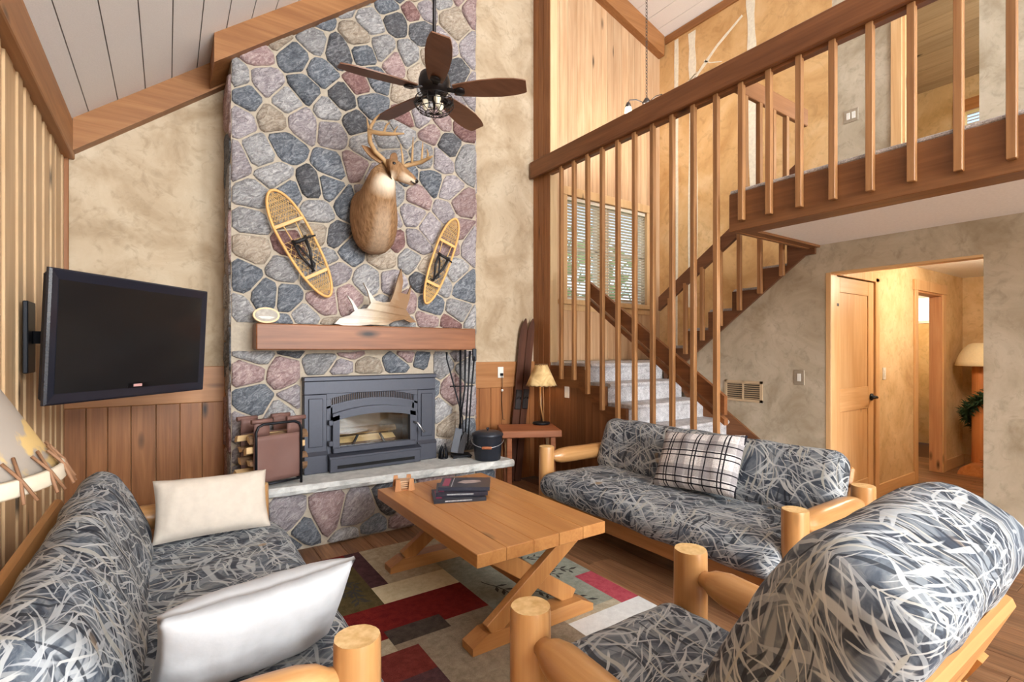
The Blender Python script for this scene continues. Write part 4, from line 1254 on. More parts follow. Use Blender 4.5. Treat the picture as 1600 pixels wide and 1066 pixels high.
RECT = [(-.3, 2.3, .3, 3.5, 0), (.0, .88, 2.67, 3.30, 6), (.88, .98, 2.67, 3.3, 6), (.3, .98, 3.3, 3.46, 1), (.98, 1.085, 2.89, 3.46, 2), (.98, 1.445, 2.67, 2.89, 3), (.60, 1.445, 2.34, 2.67, 1),
        (.88, 1.18, 2.27, 2.41, 5), (1.18, 1.445, 2.01, 2.34, 4), (.88, 1.18, 2.01, 2.27, 4), (.6, .98, 2.01, 2.22, 7), (.3, .6, 2.22, 2.67, 5), (.88, 1.68, 1.3, 2.01, 4), (1.445, 2.065, 2.01, 3.0, 10), (1.68, 2.2, 2.34, 3.0, 10), (2.065, 2.2, 1.95, 2.34, 8), (1.68, 2.2, 1.8, 1.95, 9), (1.445, 2.2, 3.0, 3.46, 0),
        (1.68, 2.2, .9, 1.8, 1), (.3, .98, .9, 2.01, 2), (.98, 1.68, .42, 1.3, 3), (1.085, 1.445, 3.3, 3.46, 0)]
def rugmat(x, y):
    r = 0
    for a, b, c, d, k in RECT:
        if a <= x <= b and c <= y <= d: r = k
    return r
m = MB()
for i in range(len(RX) - 1):
    for j in range(len(RY) - 1):
        m.add([(RX[i], RY[j], .008), (RX[i + 1], RY[j], .008), (RX[i + 1], RY[j + 1], .008), (RX[i], RY[j + 1], .008)], [(0, 1, 2, 3)], rugmat((RX[i] + RX[i + 1]) / 2, (RY[j] + RY[j + 1]) / 2))
m.box(RX[0], RX[-1], RY[0], RY[-1], .0005, .0075, 0, 5)
rug = m.build('patterned_rug', RM, None, 'patchwork rug of red, plum, cream and taupe blocks under the coffee table', 'rug')
# printed twigs with leaves on two blocks
ink = plain('rug_ink', (58, 54, 50), .95)
tw = MB()
def okp(p): return (1.46 < p.x < 2.11 and 2.05 < p.y < 3.4 and not (p.x > 1.98 and p.y < 2.42)) or (.06 < p.x < .91 and 2.75 < p.y < 3.28)
def twig(x, y, a, L, seed):
    rnd = random.Random(seed); p = Vector((x, y, 0)); pts = [p.copy()]
    for k in range(9):
        a += rnd.uniform(-.22, .26); p = p + Vector((math.cos(a), math.sin(a), 0)) * L / 9; pts.append(p.copy())
        if k > 0:
            for s in (-1, 1):
                if not okp(p): continue
                b = a + s * rnd.uniform(.6, 1.0); l = rnd.uniform(.045, .075); q = p + Vector((math.cos(b), math.sin(b), 0)) * l
                nn = Vector((-math.sin(b), math.cos(b), 0)) * l * .17
                mid = p.lerp(q, .5); z = Vector((0, 0, .0088))
                tw.add([p + z, mid - nn + z, q + z, mid + nn + z], [(0, 1, 2, 3)])
    for i in range(len(pts) - 1):
        if not (okp(pts[i]) and okp(pts[i + 1])): continue
        d = (pts[i + 1] - pts[i]).normalized(); nn = Vector((-d.y, d.x, 0)) * .004; z = Vector((0, 0, .0086))
        tw.add([pts[i] - nn + z, pts[i + 1] - nn + z, pts[i + 1] + nn + z, pts[i] + nn + z], [(0, 1, 2, 3)])
for i, (x, y, a) in enumerate(((1.62, 2.95, -1.2), (1.78, 2.75, -1.0), (1.95, 2.6, -1.3), (1.7, 2.4, -.9), (1.86, 2.3, -1.1), (1.55, 2.6, -1.3), (2.1, 2.9, -1.5), (.9, 3.25, -1.4), (.8, 3.1, -1.0), (.72, 3.2, -1.3), (.92, 3.0, -2.0))):
    twig(x, y, a, .5 if x > 1.4 else .34, i)
tw.build('printed_twigs', ink, rug, kind='stuff')
# ------------------------------------------------------------------ television on a swivel arm
A = Vector((-.448, 3.03, 1.46)); B = Vector((.196, 3.755, 1.46))
W_ = (B - A).length; H_ = .625
dx = (B - A).normalized()
tilt = math.radians(3.0)
ny = Vector((dx.y, -dx.x, 0))
Mtv = Matrix(((dx.x, -ny.x, 0, (A.x + B.x) / 2), (dx.y, -ny.y, 0, (A.y + B.y) / 2), (0, 0, 1, 1.46), (0, 0, 0, 1))) @ R(tilt, 4, 'X')
tv = link('flat_television', None, None, 'wide black flat-screen television turned out from the board wall', 'television'); tv.matrix_world = Mtv
M_TVB = plain('tv_bezel', (30, 32, 42), .22, 0, .6)
hw, hh = W_ / 2, H_ / 2
MB().box(-hw + .01, hw - .01, .012, .050, -hh + .02, hh - .02, .01).build('housing', plain('tv_back', (24, 22, 26), .5), tv)
def frame(m, w0, h0, w1, h1, y0, y1, zc=0.0):
    o = [(-w0, -h0), (w0, -h0), (w0, h0), (-w0, h0)]; i = [(-w1, -h1 + zc), (w1, -h1 + zc), (w1, h1 + zc), (-w1, h1 + zc)]
    for k in range(4):
        a, b = k, (k + 1) % 4
        m.add([(o[a][0], y0, o[a][1]), (o[b][0], y0, o[b][1]), (i[b][0], y1, i[b][1]), (i[a][0], y1, i[a][1])], [(0, 1, 2, 3)])
m = MB(); frame(m, hw, hh, hw - .008, hh - .008, .0, -.008); frame(m, hw - .008, hh - .008, hw - .045, hh - .05, -.008, 0.0)
m.box(-hw, hw, .0, .014, -hh, hh)
m.build('bezel', M_TVB, tv)
MB().box(-hw + .045, hw - .045, -.0022, -.0005, -hh + .05, hh - .05).build('screen', plain('tv_screen', (26, 26, 27), .16, 0, .5), tv)
MB().box(-.028, .024, -.006, -.0023, -hh + .056, -hh + .070).build('logo_badge', plain('tv_badge', (196, 150, 146), .3), tv)
MB().box(-.06, .07, -.004, -.0023, -hh + .05, -hh + .075).build('sensor_strip', plain('tv_strip', (14, 14, 16), .2), tv)
br = empty('television_wall_mount', 'black swivel arm bracket holding the television to the wall', 'bracket', (XL_ + .02, 3.28, 1.46))
MB().box(0, .02, -.08, .08, -.17, .17, .004).build('wall_plate', M_BLACK, br)
MB().bar((.02, 0, 0), (.24, .14, 0), .03, .06).bar((.24, .14, .0), (.385, .157, 0), .03, .05).build('arm', M_BLACK, br)

# ------------------------------------------------------------------ deer mount
dm = empty('deer_mount', 'mounted whitetail deer head with antlers hanging on the stone chimney', 'deer mount', (1.353, 4.03, 2.45))
DO = Vector(dm.location)
def dput(m, nm, mat, par=None):
    o = m.build(nm, mat, par or dm)
    if par is None: o.location = -DO
    return o
def furm():
    t = NT('deer_fur', .85, .15); v = t.coord(False)
    sx = t.n.new('ShaderNodeSeparateXYZ'); t.L(v, sx.inputs[0])
    f, _ = t.noise(t.mapv(v, (60, 60, 14)), 1, 4, .4)
    c = t.ramp(f, [(.3, lin((120, 88, 60))), (.7, lin((168, 130, 94)))])
    at = t.n.new('ShaderNodeAttribute'); at.attribute_name = 'pale'
    c = t.mix(at.outputs['Fac'], c, lin((226, 208, 184)))
    t.bump(f, .5, .006)
    return t.col(c)
path = [  # centre, radius sideways (x), radius in the up/out direction, axis direction
    ((1.355, 4.045, 2.43), .185, .285), ((1.355, 3.98, 2.44), .188, .285), ((1.345, 3.90, 2.475), .172, .25), ((1.330, 3.82, 2.535), .145, .20), ((1.325, 3.755, 2.61), .118, .155),
    ((1.327, 3.71, 2.675), .100, .124), ((1.338, 3.685, 2.725), .090, .106), ((1.365, 3.665, 2.752), .082, .092), ((1.402, 3.645, 2.745), .071, .080), ((1.440, 3.628, 2.722), .056, .063), ((1.480, 3.610, 2.696), .045, .049), ((1.515, 3.598, 2.676), .040, .041), ((1.537, 3.590, 2.664), .031, .031), ((1.545, 3.588, 2.660), .012, .012)]
rings = []; n = 24; pale = []
P = [Vector(p[0]) for p in path]
for i, (c, ra, rb_) in enumerate(path):
    t = (P[min(i + 1, len(P) - 1)] - P[max(i - 1, 0)]).normalized()
    if i == 0: t = Vector((0, -1, 0))
    ref = Vector((0, 0, 1)) if i >= 6 else Vector((1, 0, 0))
    if i >= 6:
        sd = t.cross(Vector((0, 0, 1))).normalized(); up = sd.cross(t).normalized()
    else:
        sd = Vector((1, 0, 0)); sd = (sd - t * sd.dot(t)).normalized(); up = sd.cross(t).normalized()
        if up.z < 0: up = -up
    # blend frames through the turn of the head
    if i in (6, 7):
        s0 = Vector((1, 0, 0)); k = .5 if i == 6 else .8
        sd = (s0 * (1 - k) + (sd if sd.x > 0 else -sd) * k); sd = (sd - t * sd.dot(t)).normalized(); up = sd.cross(t); up = up if up.z > 0 else -up
    if sd.dot(Vector((1, -1, 0))) < 0 and i < 8: sd = -sd
    if i >= 8:
        sd = -sd if sd.dot(prevsd) < 0 else sd
    prevsd = sd
    r = []
    for k in range(n):
        a = 2 * PI * k / n
        ca, sa = math.cos(a), math.sin(a)
        fl = 1.0
        p = Vector(c) + sd * ra * ca + up * rb_ * sa * fl
        if i < 3: p.z += -.03 * max(0, -sa) * 1.0
        if i < 2: p.z += .02 * math.sin(3 * a)
        r.append(p)
        pv = 0.0
        if sa < -.35 and 5 <= i <= 8: pv = min(1, (-sa - .35) * 2.2)
        if i >= 10 and i < 13 and sa < 0.1: pv = .7
        if i < 4 and sa < -.9 : pv = .25
        pale.append(pv)
    rings.append(r)
m = MB().loft(rings, True)
o = dput(m, 'body', furm())
o.data.attributes.new('pale', 'FLOAT', 'POINT')
o.data.attributes['pale'].data.foreach_set('value', pale)
ss = o.modifiers.new('smooth', 'SUBSURF'); ss.levels = 1; ss.render_levels = 1
DK = plain('deer_dark', (34, 28, 26), .25, 0, .6)
m = MB()
hd_ = Vector((.87, -.42, -.27)).normalized()
sdv = hd_.cross(Vector((0, 0, 1))).normalized()
m.lathe([(.0, -.018), (.022, -.012), (.027, .0), (.02, .012), (0, .017)], (0, 0, 0), 12)
nm_ = dput(m, 'nose', DK); nm_.location = Vector((1.538, 3.588, 2.672)) - DO
for s in (-1, 1):
    m = MB()
    c = Vector((1.400, 3.645, 2.778)) + sdv * s * .058 + Vector((0, 0, -.006))
    m.lathe([(.0, -.014), (.010, -.010), (.0145, 0), (.010, .010), (0, .014)], c, 10)
    dput(m, 'eye', DK)
dput(MB().tube([Vector((1.535, 3.575, 2.645)), Vector((1.515, 3.560, 2.645)), Vector((1.49, 3.555, 2.655))], .005, 6), 'mouth', DK)
# ears
EAR = plain('deer_ear', (150, 112, 78), .85)
def ear(base, tip, nrm):
    base, tip = Vector(base), Vector(tip); ax = tip - base; L = ax.length; ax.normalize(); nrm = Vector(nrm); sd = ax.cross(nrm).normalized(); nrm = sd.cross(ax).normalized()
    m = MB(); rings = []
    for t, w in ((0, .018), (.15, .032), (.4, .044), (.65, .038), (.85, .022), (1.0, .003)):
        c = base + ax * L * t; r = []
        for k in range(10):
            a = PI * (.10 + .80 * k / 9)
            r.append(c + sd * w * math.cos(a) - nrm * w * .75 * math.sin(a) + nrm * w * .4)
        r += [p + nrm * .006 for p in r[::-1]]
        rings.append(r)
    m.loft(rings, True); dput(m, 'ear', EAR)
ear((1.315, 3.70, 2.80), (1.175, 3.72, 2.90), (.5, -.85, .1))
ear((1.395, 3.715, 2.81), (1.47, 3.80, 2.93), (.5, -.85, .1))
ANT = plain('antler', (184, 148, 104), .55, var=.25, bs=14)
def pxs(l, Y): return [PY(u, v, y) for (u, v), y in zip(l, Y)]
m = MB()
m.tube(pxs([(603, 263), (596, 252), (583, 240), (575, 225), (574, 208), (590, 212), (612, 213), (628, 212)], [3.69, 3.69, 3.68, 3.66, 3.62, 3.56, 3.50, 3.46]), [.017, .016, .016, .017, .019, .016, .011, .005], 10)
m.tube(pxs([(574, 210), (577, 200), (583, 190), (590, 182)], [3.62, 3.62, 3.62, 3.63]), [.014, .012, .009, .004], 8)
m.tube(pxs([(576, 214), (572, 200), (570, 188)], [3.62, 3.63, 3.64]), [.012, .009, .003], 8)
m.tube(pxs([(596, 212), (600, 200), (606, 194)], [3.55, 3.55, 3.56]), [.010, .007, .003], 8)
m.tube(pxs([(612, 213), (614, 206), (618, 201)], [3.50, 3.50, 3.5]), [.008, .006, .003], 8)
dput(m, 'antler', ANT)
m = MB()
m.tube(pxs([(612, 266), (622, 264), (638, 260), (655, 256), (666, 250), (672, 247)], [3.69, 3.70, 3.68, 3.62, 3.55, 3.50]), [.017, .016, .017, .016, .012, .005], 10)
for l in ([(626, 262), (625, 245), (622, 228)], [(640, 258), (641, 238), (642, 217)], [(655, 255), (656, 240), (657, 224)], [(664, 250), (665, 243), (663, 236)]):
    m.tube(pxs(l, [3.66, 3.66, 3.66]), [.011, .008, .003], 8)
dput(m, 'antler', ANT)

dm.location.y -= .045      # the mount rests on the stone faces

# ------------------------------------------------------------------ snowshoes
def snowshoe(label, top, bot, wide, Y, lean):
    a, b = PY(top[0], top[1], Y), PY(bot[0], bot[1], Y)
    ax = (a - b); L = ax.length; ax.normalize(); sd = Vector((0, -1, 0)).cross(ax).normalized() * -1
    e = link('snowshoe', None, None, label, 'snowshoe')
    e.matrix_world = Matrix(((sd.x, ax.x, 0, (a.x + b.x) / 2), (sd.y, ax.y, -1, Y), (sd.z, ax.z, 0, (a.z + b.z) / 2), (0, 0, 0, 1)))
    fr = plain('ash_frame', (216, 164, 96), .45, 0, .4, var=.08, bs=8); lc = plain('rawhide', (206, 168, 108), .6)
    def hwid(t):  # half width along length t in -1..1 (toe at +1)
        return wide * (max(0, 1 - abs(t) ** 2.6)) ** .55 * (1.0 + .12 * t)
    N = 44; pts = []
    for k in range(N):
        a_ = 2 * PI * k / N; t = math.cos(a_); s = 1 if math.sin(a_) >= 0 else -1
        t2 = math.copysign(abs(t) ** .9, t)
        pts.append(Vector((s * hwid(t2) if abs(t2) < .999 else 0, t2 * L / 2, .02 * max(0, t2 - .5))))
    MB().tube(pts, .0105, 8, closed=True).build('frame', fr, e)
    for t in (.42, -.55):
        h = hwid(t); MB().box(-h, h, t * L / 2 - .013, t * L / 2 + .013, -.007, .007, .003).build('crossbar', fr, e)
    m = MB()
    def lace(p, q, r=.0019): m.tube([p, q], r, 4, False)
    def region(t0, t1, dn, dirs):
        rows = max(3, int((t1 - t0) * L / 2 / dn))
        for i in range(rows + 1):
            t = t0 + (t1 - t0) * i / rows; h = hwid(t); lace((-h, t * L / 2, 0), (h, t * L / 2, 0))
        for s in dirs:
            for i in range(-rows, rows * 2):
                p = None; tt0 = t0 + (t1 - t0) * i / rows; prevp = None
                for k in range(13):
                    f = -1 + 2 * k / 12; t = tt0 + s * f * wide * 1.4 / (L / 2)
                    if t0 <= t <= t1: 
                        q = (f * hwid(t), t * L / 2, 0)
                        if prevp: lace(prevp, q)
                        prevp = q
                    else: prevp = None
    region(.45, .97, .030, (-1, 1)); region(-.95, -.58, .030, (-1, 1)); region(-.53, .12, .046, (-1, 1))
    for xx in (-.04, .04): lace((xx, .12 * L / 2, 0), (xx * 1.2, .42 * L / 2, 0), .005)
    m.build('lacing', lc, e, kind='stuff')
    bm = MB()
    bm.tube([(-.05, .1 * L / 2, .02), (-.03, .06 * L / 2, .05), (.03, .06 * L / 2, .05), (.055, .1 * L / 2, .02)], .014, 6)
    bm.tube([(-.045, .06 * L / 2, .025), (-.05, -.15 * L / 2, .03), (-.01, -.5 * L / 2, .02)], [.012, .012, .008], 6)
    bm.tube([(.045, .06 * L / 2, .025), (.03, -.15 * L / 2, .035), (-.01, -.42 * L / 2, .02)], [.012, .011, .008], 6)
    bm.tube([(.05, .08 * L / 2, .02), (wide * 1.1, .06 * L / 2, .018)], [.009, .006], 6)
    bm.tube([(-.03, .02 * L / 2, .02), (-.01, -.15 * L / 2, .03), (.02, -.38 * L / 2, .02), (-.03, -.5 * L / 2, .02)], .008, 6)
    bm.build('binding', plain('black_strap', (30, 28, 30), .6), e)
snowshoe('wooden snowshoe with black binding, leaning right, above the oval plaque', (424, 298), (514, 463), .115, CY - .085, 0)
snowshoe('wooden snowshoe with black binding, leaning left, near the chimney edge', (712, 343), (666, 474), .085, CY - .085, 0)

# ------------------------------------------------------------------ moose antler and oval plaque on the mantel
Ym = 3.97
def pan(l): return [PY(u, v, Ym) for u, v in l]
outline = [(523, 505), (530, 497), (545, 492), (552, 486), (548, 474), (541, 461), (548, 468), (557, 483), (570, 482), (576, 474), (571, 455), (565, 442), (575, 458), (583, 470), (594, 473), (606, 472), (612, 458), (617, 440), (624, 420), (627, 440), (624, 458), (634, 460), (641, 446), (638, 466), (632, 484), (640, 495), (650, 503), (640, 504), (628, 499), (612, 502), (600, 508), (575, 507), (555, 509), (535, 508)]
pts = pan(outline)
cen = Vector((sum(p.x for p in pts) / len(pts), Ym, sum(p.z for p in pts) / len(pts)))
from mathutils.geometry import tessellate_polygon
tri = tessellate_polygon([[Vector((p.x, p.z, 0)) for p in pts]])
m = MB()
def curv(p): return Vector((0, -.05 * math.sin((p.x - 1.1) * 5), 0))
n = len(pts); fr_ = [p + Vector((0, -.012, 0)) + curv(p) for p in pts]; bk = [p + Vector((0, .012, 0)) + curv(p) for p in pts]
m.add(fr_ + bk, [list(t) for t in tri] + [[i + n for i in t][::-1] for t in tri] + [[i, (i + 1) % n, (i + 1) % n + n, i + n] for i in range(n)])
def anm():
    t = NT('moose_antler', .55, .3); v = t.coord(False); f, _ = t.noise(v, 6, 5, .5)
    sx = t.n.new('ShaderNodeSeparateXYZ'); t.L(v, sx.inputs[0])
    k = t.math('ADD', t.math('MULTIPLY', t.math('SUBTRACT', sx.outputs[0], 1.25), 1.9), t.math('MULTIPLY', f, .5))
    return t.col(t.ramp(k, [(.22, lin((212, 206, 200))), (.5, lin((192, 174, 150))), (.85, lin((136, 104, 74)))]))
o = m.build('moose_antler', anm(), None, 'broad pale moose antler with pointed tines lying on the mantel', 'antler')
dz = 1.588 - min(v.co.z for v in o.data.vertices); o.location = (0, 0, dz)
c = PY(416, 491, 3.95); op = link('oval_plaque', None, None, 'oval wood-slice plaque with a painted fish, standing on the mantel', 'plaque'); op.location = (c.x, 3.95, 1.588 + .058)
op.rotation_euler = (math.radians(-8), 0, 0)
def ell(rx, rz, y0, y1, mat, nm):
    m = MB(); N = 28
    m.loft([[Vector((rx * k * math.cos(2 * PI * i / N), y, rz * k * math.sin(2 * PI * i / N))) for i in range(N)] for k, y in ((.97, y1), (1, y1 - .003), (1, y0 + .003), (.97, y0))], True, smooth=False)
    m.build(nm, mat, op)
ell(.088, .058, -.012, .012, plain('slice_rim', (226, 196, 156), .6, var=.1), 'slice')
ell(.074, .045, -.0145, -.011, plain('slice_face', (168, 160, 150), .6, var=.35, bs=30), 'painted_face')
MB().prism([(-.055, -.012), (-.03, -.026), (.02, -.028), (.055, -.014), (.02, -.008), (-.03, -.008)], -.0165, -.014, 'y').build('painted_fish', plain('fish_paint', (222, 214, 200), .6), op)

# ------------------------------------------------------------------ hearth accessories: log rack, tools, bucket
rk = empty('firewood_rack', 'black steel firewood rack with a brown leather sling on the hearth', 'firewood rack', (.60, 3.855, .462), math.radians(16))
LEA = plain('brown_leather', (116, 84, 76), .55, bump=.2, bs=8)
for yy, nm in ((-.115, 0), (.115, 1)):
    w = .155; h = .44; pts = []
    pts = [(-w, yy, .0), (-w, yy, h - .05), (-w + .015, yy, h - .015), (-w + .05, yy, h), (w - .05, yy, h), (w - .015, yy, h - .015), (w, yy, h - .05), (w, yy, 0)]
    MB().tube([Vector(p) for p in pts], .009, 8).tube([(-w, yy, .035), (w, yy, .035)], .008, 8).build('end_frame', M_BLACK, rk)
    m = MB(); n = 14
    s = -1 if yy < 0 else 1
    # leather sheet hanging over the top bar, with a hand hole
    def sheet(x0, x1, z0, z1):
        rings = []
        m.rbox(((x1 - x0) / 2, .003, (z1 - z0) / 2), .002, (max(2, int((x1 - x0) / .03)), 1, max(2, int((z1 - z0) / .03))), lambda p: Vector((p.x + (x0 + x1) / 2, p.y + yy - s * .014 + wob((p.x + x0, 0, p.z + z0), 9, .012) - s * .02 * max(0, .2 - (p.z + (z0 + z1) / 2)), p.z + (z0 + z1) / 2)))
    sheet(-.165, .165, .045, .36); sheet(-.165, -.06, .36, .465); sheet(.06, .165, .36, .465)
    m.tube([(-.185, yy - s * .002, .462), (-.05, yy - s * .002, .462)], .016, 8).tube([(.05, yy - s * .002, .462), (.185, yy - s * .002, .462)], .016, 8)
    m.build('leather_sling', LEA, rk)
for sx in (-1, 1): MB().tube([(sx * .155, -.115, .035), (sx * .155, .115, .035)], .008, 8).build('base_rod', M_BLACK, rk)
Mr = T((.60, 3.855, .462)) @ R(math.radians(16), 4, 'Z')
rows = [(.105, (-.055, .055), .058), (.185, (-.058, .052), .056), (.262, (-.05, .055), .056), (.338, (-.055, .05), .055)]
wh_ = ['bottom row', 'second row', 'third row', 'top row']
for r_, (zz, xs, rr) in enumerate(rows):
    for j, yy in enumerate(xs):
        splitlog(Mr @ T((random.uniform(-.02, .03), yy, zz)) @ R(random.uniform(0, 6), 4, 'X'), random.uniform(.38, .43), rr * .76, 'split firewood log in the %s of the leather rack, on the %s side' % (wh_[r_], ('room', 'chimney')[j]), 'firewood in the rack')
tl = empty('fire_tool_stand', 'black iron fireplace tool stand beside the insert', 'tool stand', (2.125, 3.90, .462), -.3)
MB().box(-.085, .085, -.07, .07, .012, .026, .005).box(-.08, -.05, -.06, .06, 0, .012).box(.05, .08, -.06, .06, 0, .012).build('base', M_BLACK, tl)
MB().tube([(0, .03, .02), (0, .03, .95)], .010, 8).lathe([(.0, .0), (.02, .01), (.02, .03), (0, .04)], (0, .03, .945), 10).build('pole', M_BLACK, tl)
MB().tube([(-.10, .0, .62), (.11, .0, .62)], .006, 6).tube([(0, .03, .62), (0, 0, .62)], .006, 6).build('hook_bar', M_BLACK, tl)
Mt = T((2.125, 3.90, .462)) @ R(-.3, 4, 'Z')
def tool(nm, lab, pts, rad, extra=None):
    e = link(nm, None, None, lab, 'fire tool'); e.matrix_world = Mt
    MB().tube([Vector(p) for p in pts], rad, 8).build('shaft', M_BLACK, e)
    if extra: extra(e)
tool('fire_poker', 'thin black fire poker slanting across the tool stand', [(-.13, -.02, .92), (-.13, -.02, .86), (.01, -.012, .35), (.02, -.02, .06)], [.009, .007, .006, .005])
tool('hearth_brush', 'black hearth brush with bristle head on the tool stand', [(.075, -.02, .93), (.06, -.015, .6), (.03, -.035, .22)], [.011, .007, .007],
     lambda e: (MB().prism([(-.06, .05), (.01, .04), (.05, .20), (.02, .23)], -.055, -.03, 'y').build('bristles', plain('bristle', (58, 56, 58), .9, bump=.8, bs=90), e)))
tool('ash_shovel', 'grey flat ash shovel hanging on the tool stand', [(.035, -.014, .94), (.03, -.020, .6), (-.03, -.06, .25)], [.010, .007, .007],
     lambda e: MB().bar((-.03, -.062, .26), (-.08, -.085, .06), .06, .006, up=(0, 1, 0)).build('blade', plain('shovel_grey', (66, 68, 76), .5, .1), e))
tool('fire_tongs', 'black fire tongs with flat grip hanging on the tool stand', [(.115, -.016, .88), (.085, -.022, .55), (.055, -.02, .10)], [.008, .007, .005],
     lambda e: MB().box(.100, .135, -.02, .01, .84, .95, .005).build('grip', M_BLACK, e))
def lput(e, m, nm, mat): return m.build(nm, mat, e)
bk_ = empty('ash_bucket', 'black metal ash bucket with lid and wooden bail grip on the hearth', 'bucket', (2.275, 3.700, .4625))
BM = plain('bucket_black', (44, 48, 58), .4, .3, .5)
lput(bk_, MB().lathe([(.0, .0), (.108, .0), (.112, .006), (.128, .20), (.131, .205), (.131, .21)], (0, 0, 0), 28), 'pail', BM)
lput(bk_, MB().lathe([(.134, .203), (.136, .208), (.134, .222), (.118, .228), (.11, .236), (.05, .243), (.0, .244)], (0, 0, 0), 28), 'lid', BM)
lput(bk_, MB().lathe([(.006, .24), (.006, .252), (.013, .256), (.013, .268), (.0, .272)], (0, 0, 0), 10), 'lid_knob', BM)
vw = Vector((.5644, .8255, 0)); rt = Vector((.8255, -.5644, 0)); bl_ = []
for k in range(13):
    a = PI * k / 12; bl_.append(rt * .138 * math.cos(a) - vw * .142 * math.sin(a) + Vector((0, 0, .165 - .045 * math.sin(a))))
lput(bk_, MB().tube(bl_, .003, 6), 'bail', plain('bail_steel', (190, 192, 198), .35, .7))
c0 = bl_[6]
lput(bk_, MB().tube([c0 - rt * .042, c0 - rt * .036, c0 + rt * .036, c0 + rt * .042], [.009, .012, .012, .009], 10), 'grip', wood('grip_wood', (190, 110, 70), (150, 78, 44), 'x'))
mh = empty('iron_figurine', 'small black wrought-iron figurine with slender spikes on the hearth', 'figurine', (1.968, 3.93, .4625))
m = MB()
for a, h in ((0, .13), (1.3, .10), (2.6, .12), (3.9, .11), (5.2, .09)):
    m.tube([(.035 * math.cos(a), .03 * math.sin(a), 0), (.028 * math.cos(a), .022 * math.sin(a), h * .6), (.014 * math.cos(a), .01 * math.sin(a), h)], [.012, .010, .003], 7)
m.build('spikes', M_BLACK, mh); MB().lathe([(0, 0), (.036, 0), (.036, .008), (0, .012)], (0, 0, 0), 14).build('base', M_BLACK, mh)

# ------------------------------------------------------------------ corner end table, lamp, skis
def shade_mat():
    t = NT('parchment_shade', .8, .2); v = t.coord(False); f, _ = t.noise(v, 7, 4, .6)
    t.b.inputs['Transmission Weight'].default_value = .0
    return t.col(t.ramp(f, [(.35, lin((178, 138, 88))), (.62, lin((236, 206, 150)))]))
SHM = shade_mat()
def lamp_shade(e, r0, r1, z0, z1, mat, n=28, scal=True, lace=None):
    m = MB(); R0 = []; 
    prof = []
    for k in range(7):
        t = k / 6; prof.append((r0 + (r1 - r0) * t, z0 + (z1 - z0) * t))
    rings = [[Vector((r * math.cos(2 * PI * i / n), r * math.sin(2 * PI * i / n), z)) for i in range(n)] for r, z in prof]
    rings += [[Vector(((r - .004) * math.cos(2 * PI * i / n), (r - .004) * math.sin(2 * PI * i / n), z)) for i in range(n)] for r, z in prof[::-1]]
    m.loft(rings, False, closed=True); sh = m.build('lamp_shade', mat, e)
    if scal:
        for r, z in ((r0, z0), (r1, z1)):
            MB().tube([Vector((r * math.cos(2 * PI * i / 40), r * math.sin(2 * PI * i / 40), z + (.004 if i % 2 else -.004))) for i in range(40)], .0045, 6, closed=True).build('rim_lacing', plain('rim_leather', (120, 88, 58), .7), sh)
    return sh
et = empty('corner_end_table', 'rustic slab-top end table in the corner beside the hearth', 'table', (2.93, 4.0, 0), math.radians(-27))
ETW = wood('end_table', (186, 112, 70), (146, 78, 44), 'x', knots=.3)
MB().box(-.285, .285, -.23, .22, .575, .64, .006).build('top', ETW, et)
for sx in (-1, 1):
    for sy in (-1, 1):
        MB().bar((sx * .21, sy * .155, 0), (sx * .21, sy * .155, .575), .05, .05, c=.006).build('leg', ETW, et)
    MB().bar((sx * .21, -.13, .08), (sx * .21, .13, .5), .03, .03).build('brace', wood('brace_stick', (170, 128, 84), (120, 84, 50), 'z'), et)
le_ = empty('table_lamp', 'small table lamp with parchment shade on the corner end table', 'lamp', (3.16, 4.09, .641))
MB().lathe([(0, 0), (.085, 0), (.09, .012), (.085, .022), (.03, .03), (0, .03)], (0, 0, 0), 24).build('base', M_BLACK, le_)
MB().tube([(0, 0, .02), (0, 0, .42)], .008, 8).build('pole', plain('bronze', (74, 60, 48), .5, .5), le_)
for a in (0.3, .9, 3.6):
    MB().tube([(.01, -.02, .02), (-.04 + .02 * a, -.03 + .01 * a, .2), (-.02, -.015 * a, .38)], [.006, .007, .005], 6).build('twig', wood('twig', (190, 136, 80), (140, 92, 48), 'z'), le_)
lamp_shade(le_, .158, .062, .395, .61, SHM)
point('table_lamp_glow', (3.16, 4.09, 1.13), 1.2, (1, .75, .45), .04)
def ski(dx_, yaw, lab):
    e = link('wooden_ski', None, None, lab, 'ski', 'old skis in the corner'); 
    p0 = Vector((2.98 + dx_, 4.40, .0)); p1 = Vector((3.21 + dx_ * 1.0, 4.455, 1.74))
    d = (p1 - p0); L = d.length; d.normalize(); sd = Vector((1, 0, 0)); sd = (sd - d * d.dot(sd)).normalized(); nn = sd.cross(d)
    e.matrix_world = Matrix(((sd.x, nn.x, d.x, p0.x), (sd.y, nn.y, d.y, p0.y), (sd.z, nn.z, d.z, p0.z), (0, 0, 0, 1)))
    m = MB(); rings = []
    for t, w, o in ((0, .036, 0), (.02, .042, 0), (.5, .040, 0), (.86, .046, 0), (.93, .042, .006), (.97, .026, .016), (1.0, .004, .026)):
        rings.append([Vector((-w, -.008 + o, t * L)), Vector((w, -.008 + o, t * L)), Vector((w, .008 + o, t * L)), Vector((-w, .008 + o, t * L))])
    m.loft(rings, True, smooth=False); m.build('blade', wood('old_ski', (104, 62, 44), (70, 40, 30), 'z', var=.05), e)
    MB().box(-.035, .035, .008, .03, L * .44, L * .56, .006).tube([(-.03, .02, L * .5), (0, .06, L * .52), (.03, .02, L * .5)], .007, 6).build('binding', plain('ski_binding', (40, 36, 38), .6), e)
ski(.0, 0, 'dark wooden ski leaning in the corner behind the parchment lamp, nearest the outlet')
ski(.098, 0, 'dark wooden ski leaning in the corner, against the plank-clad post')

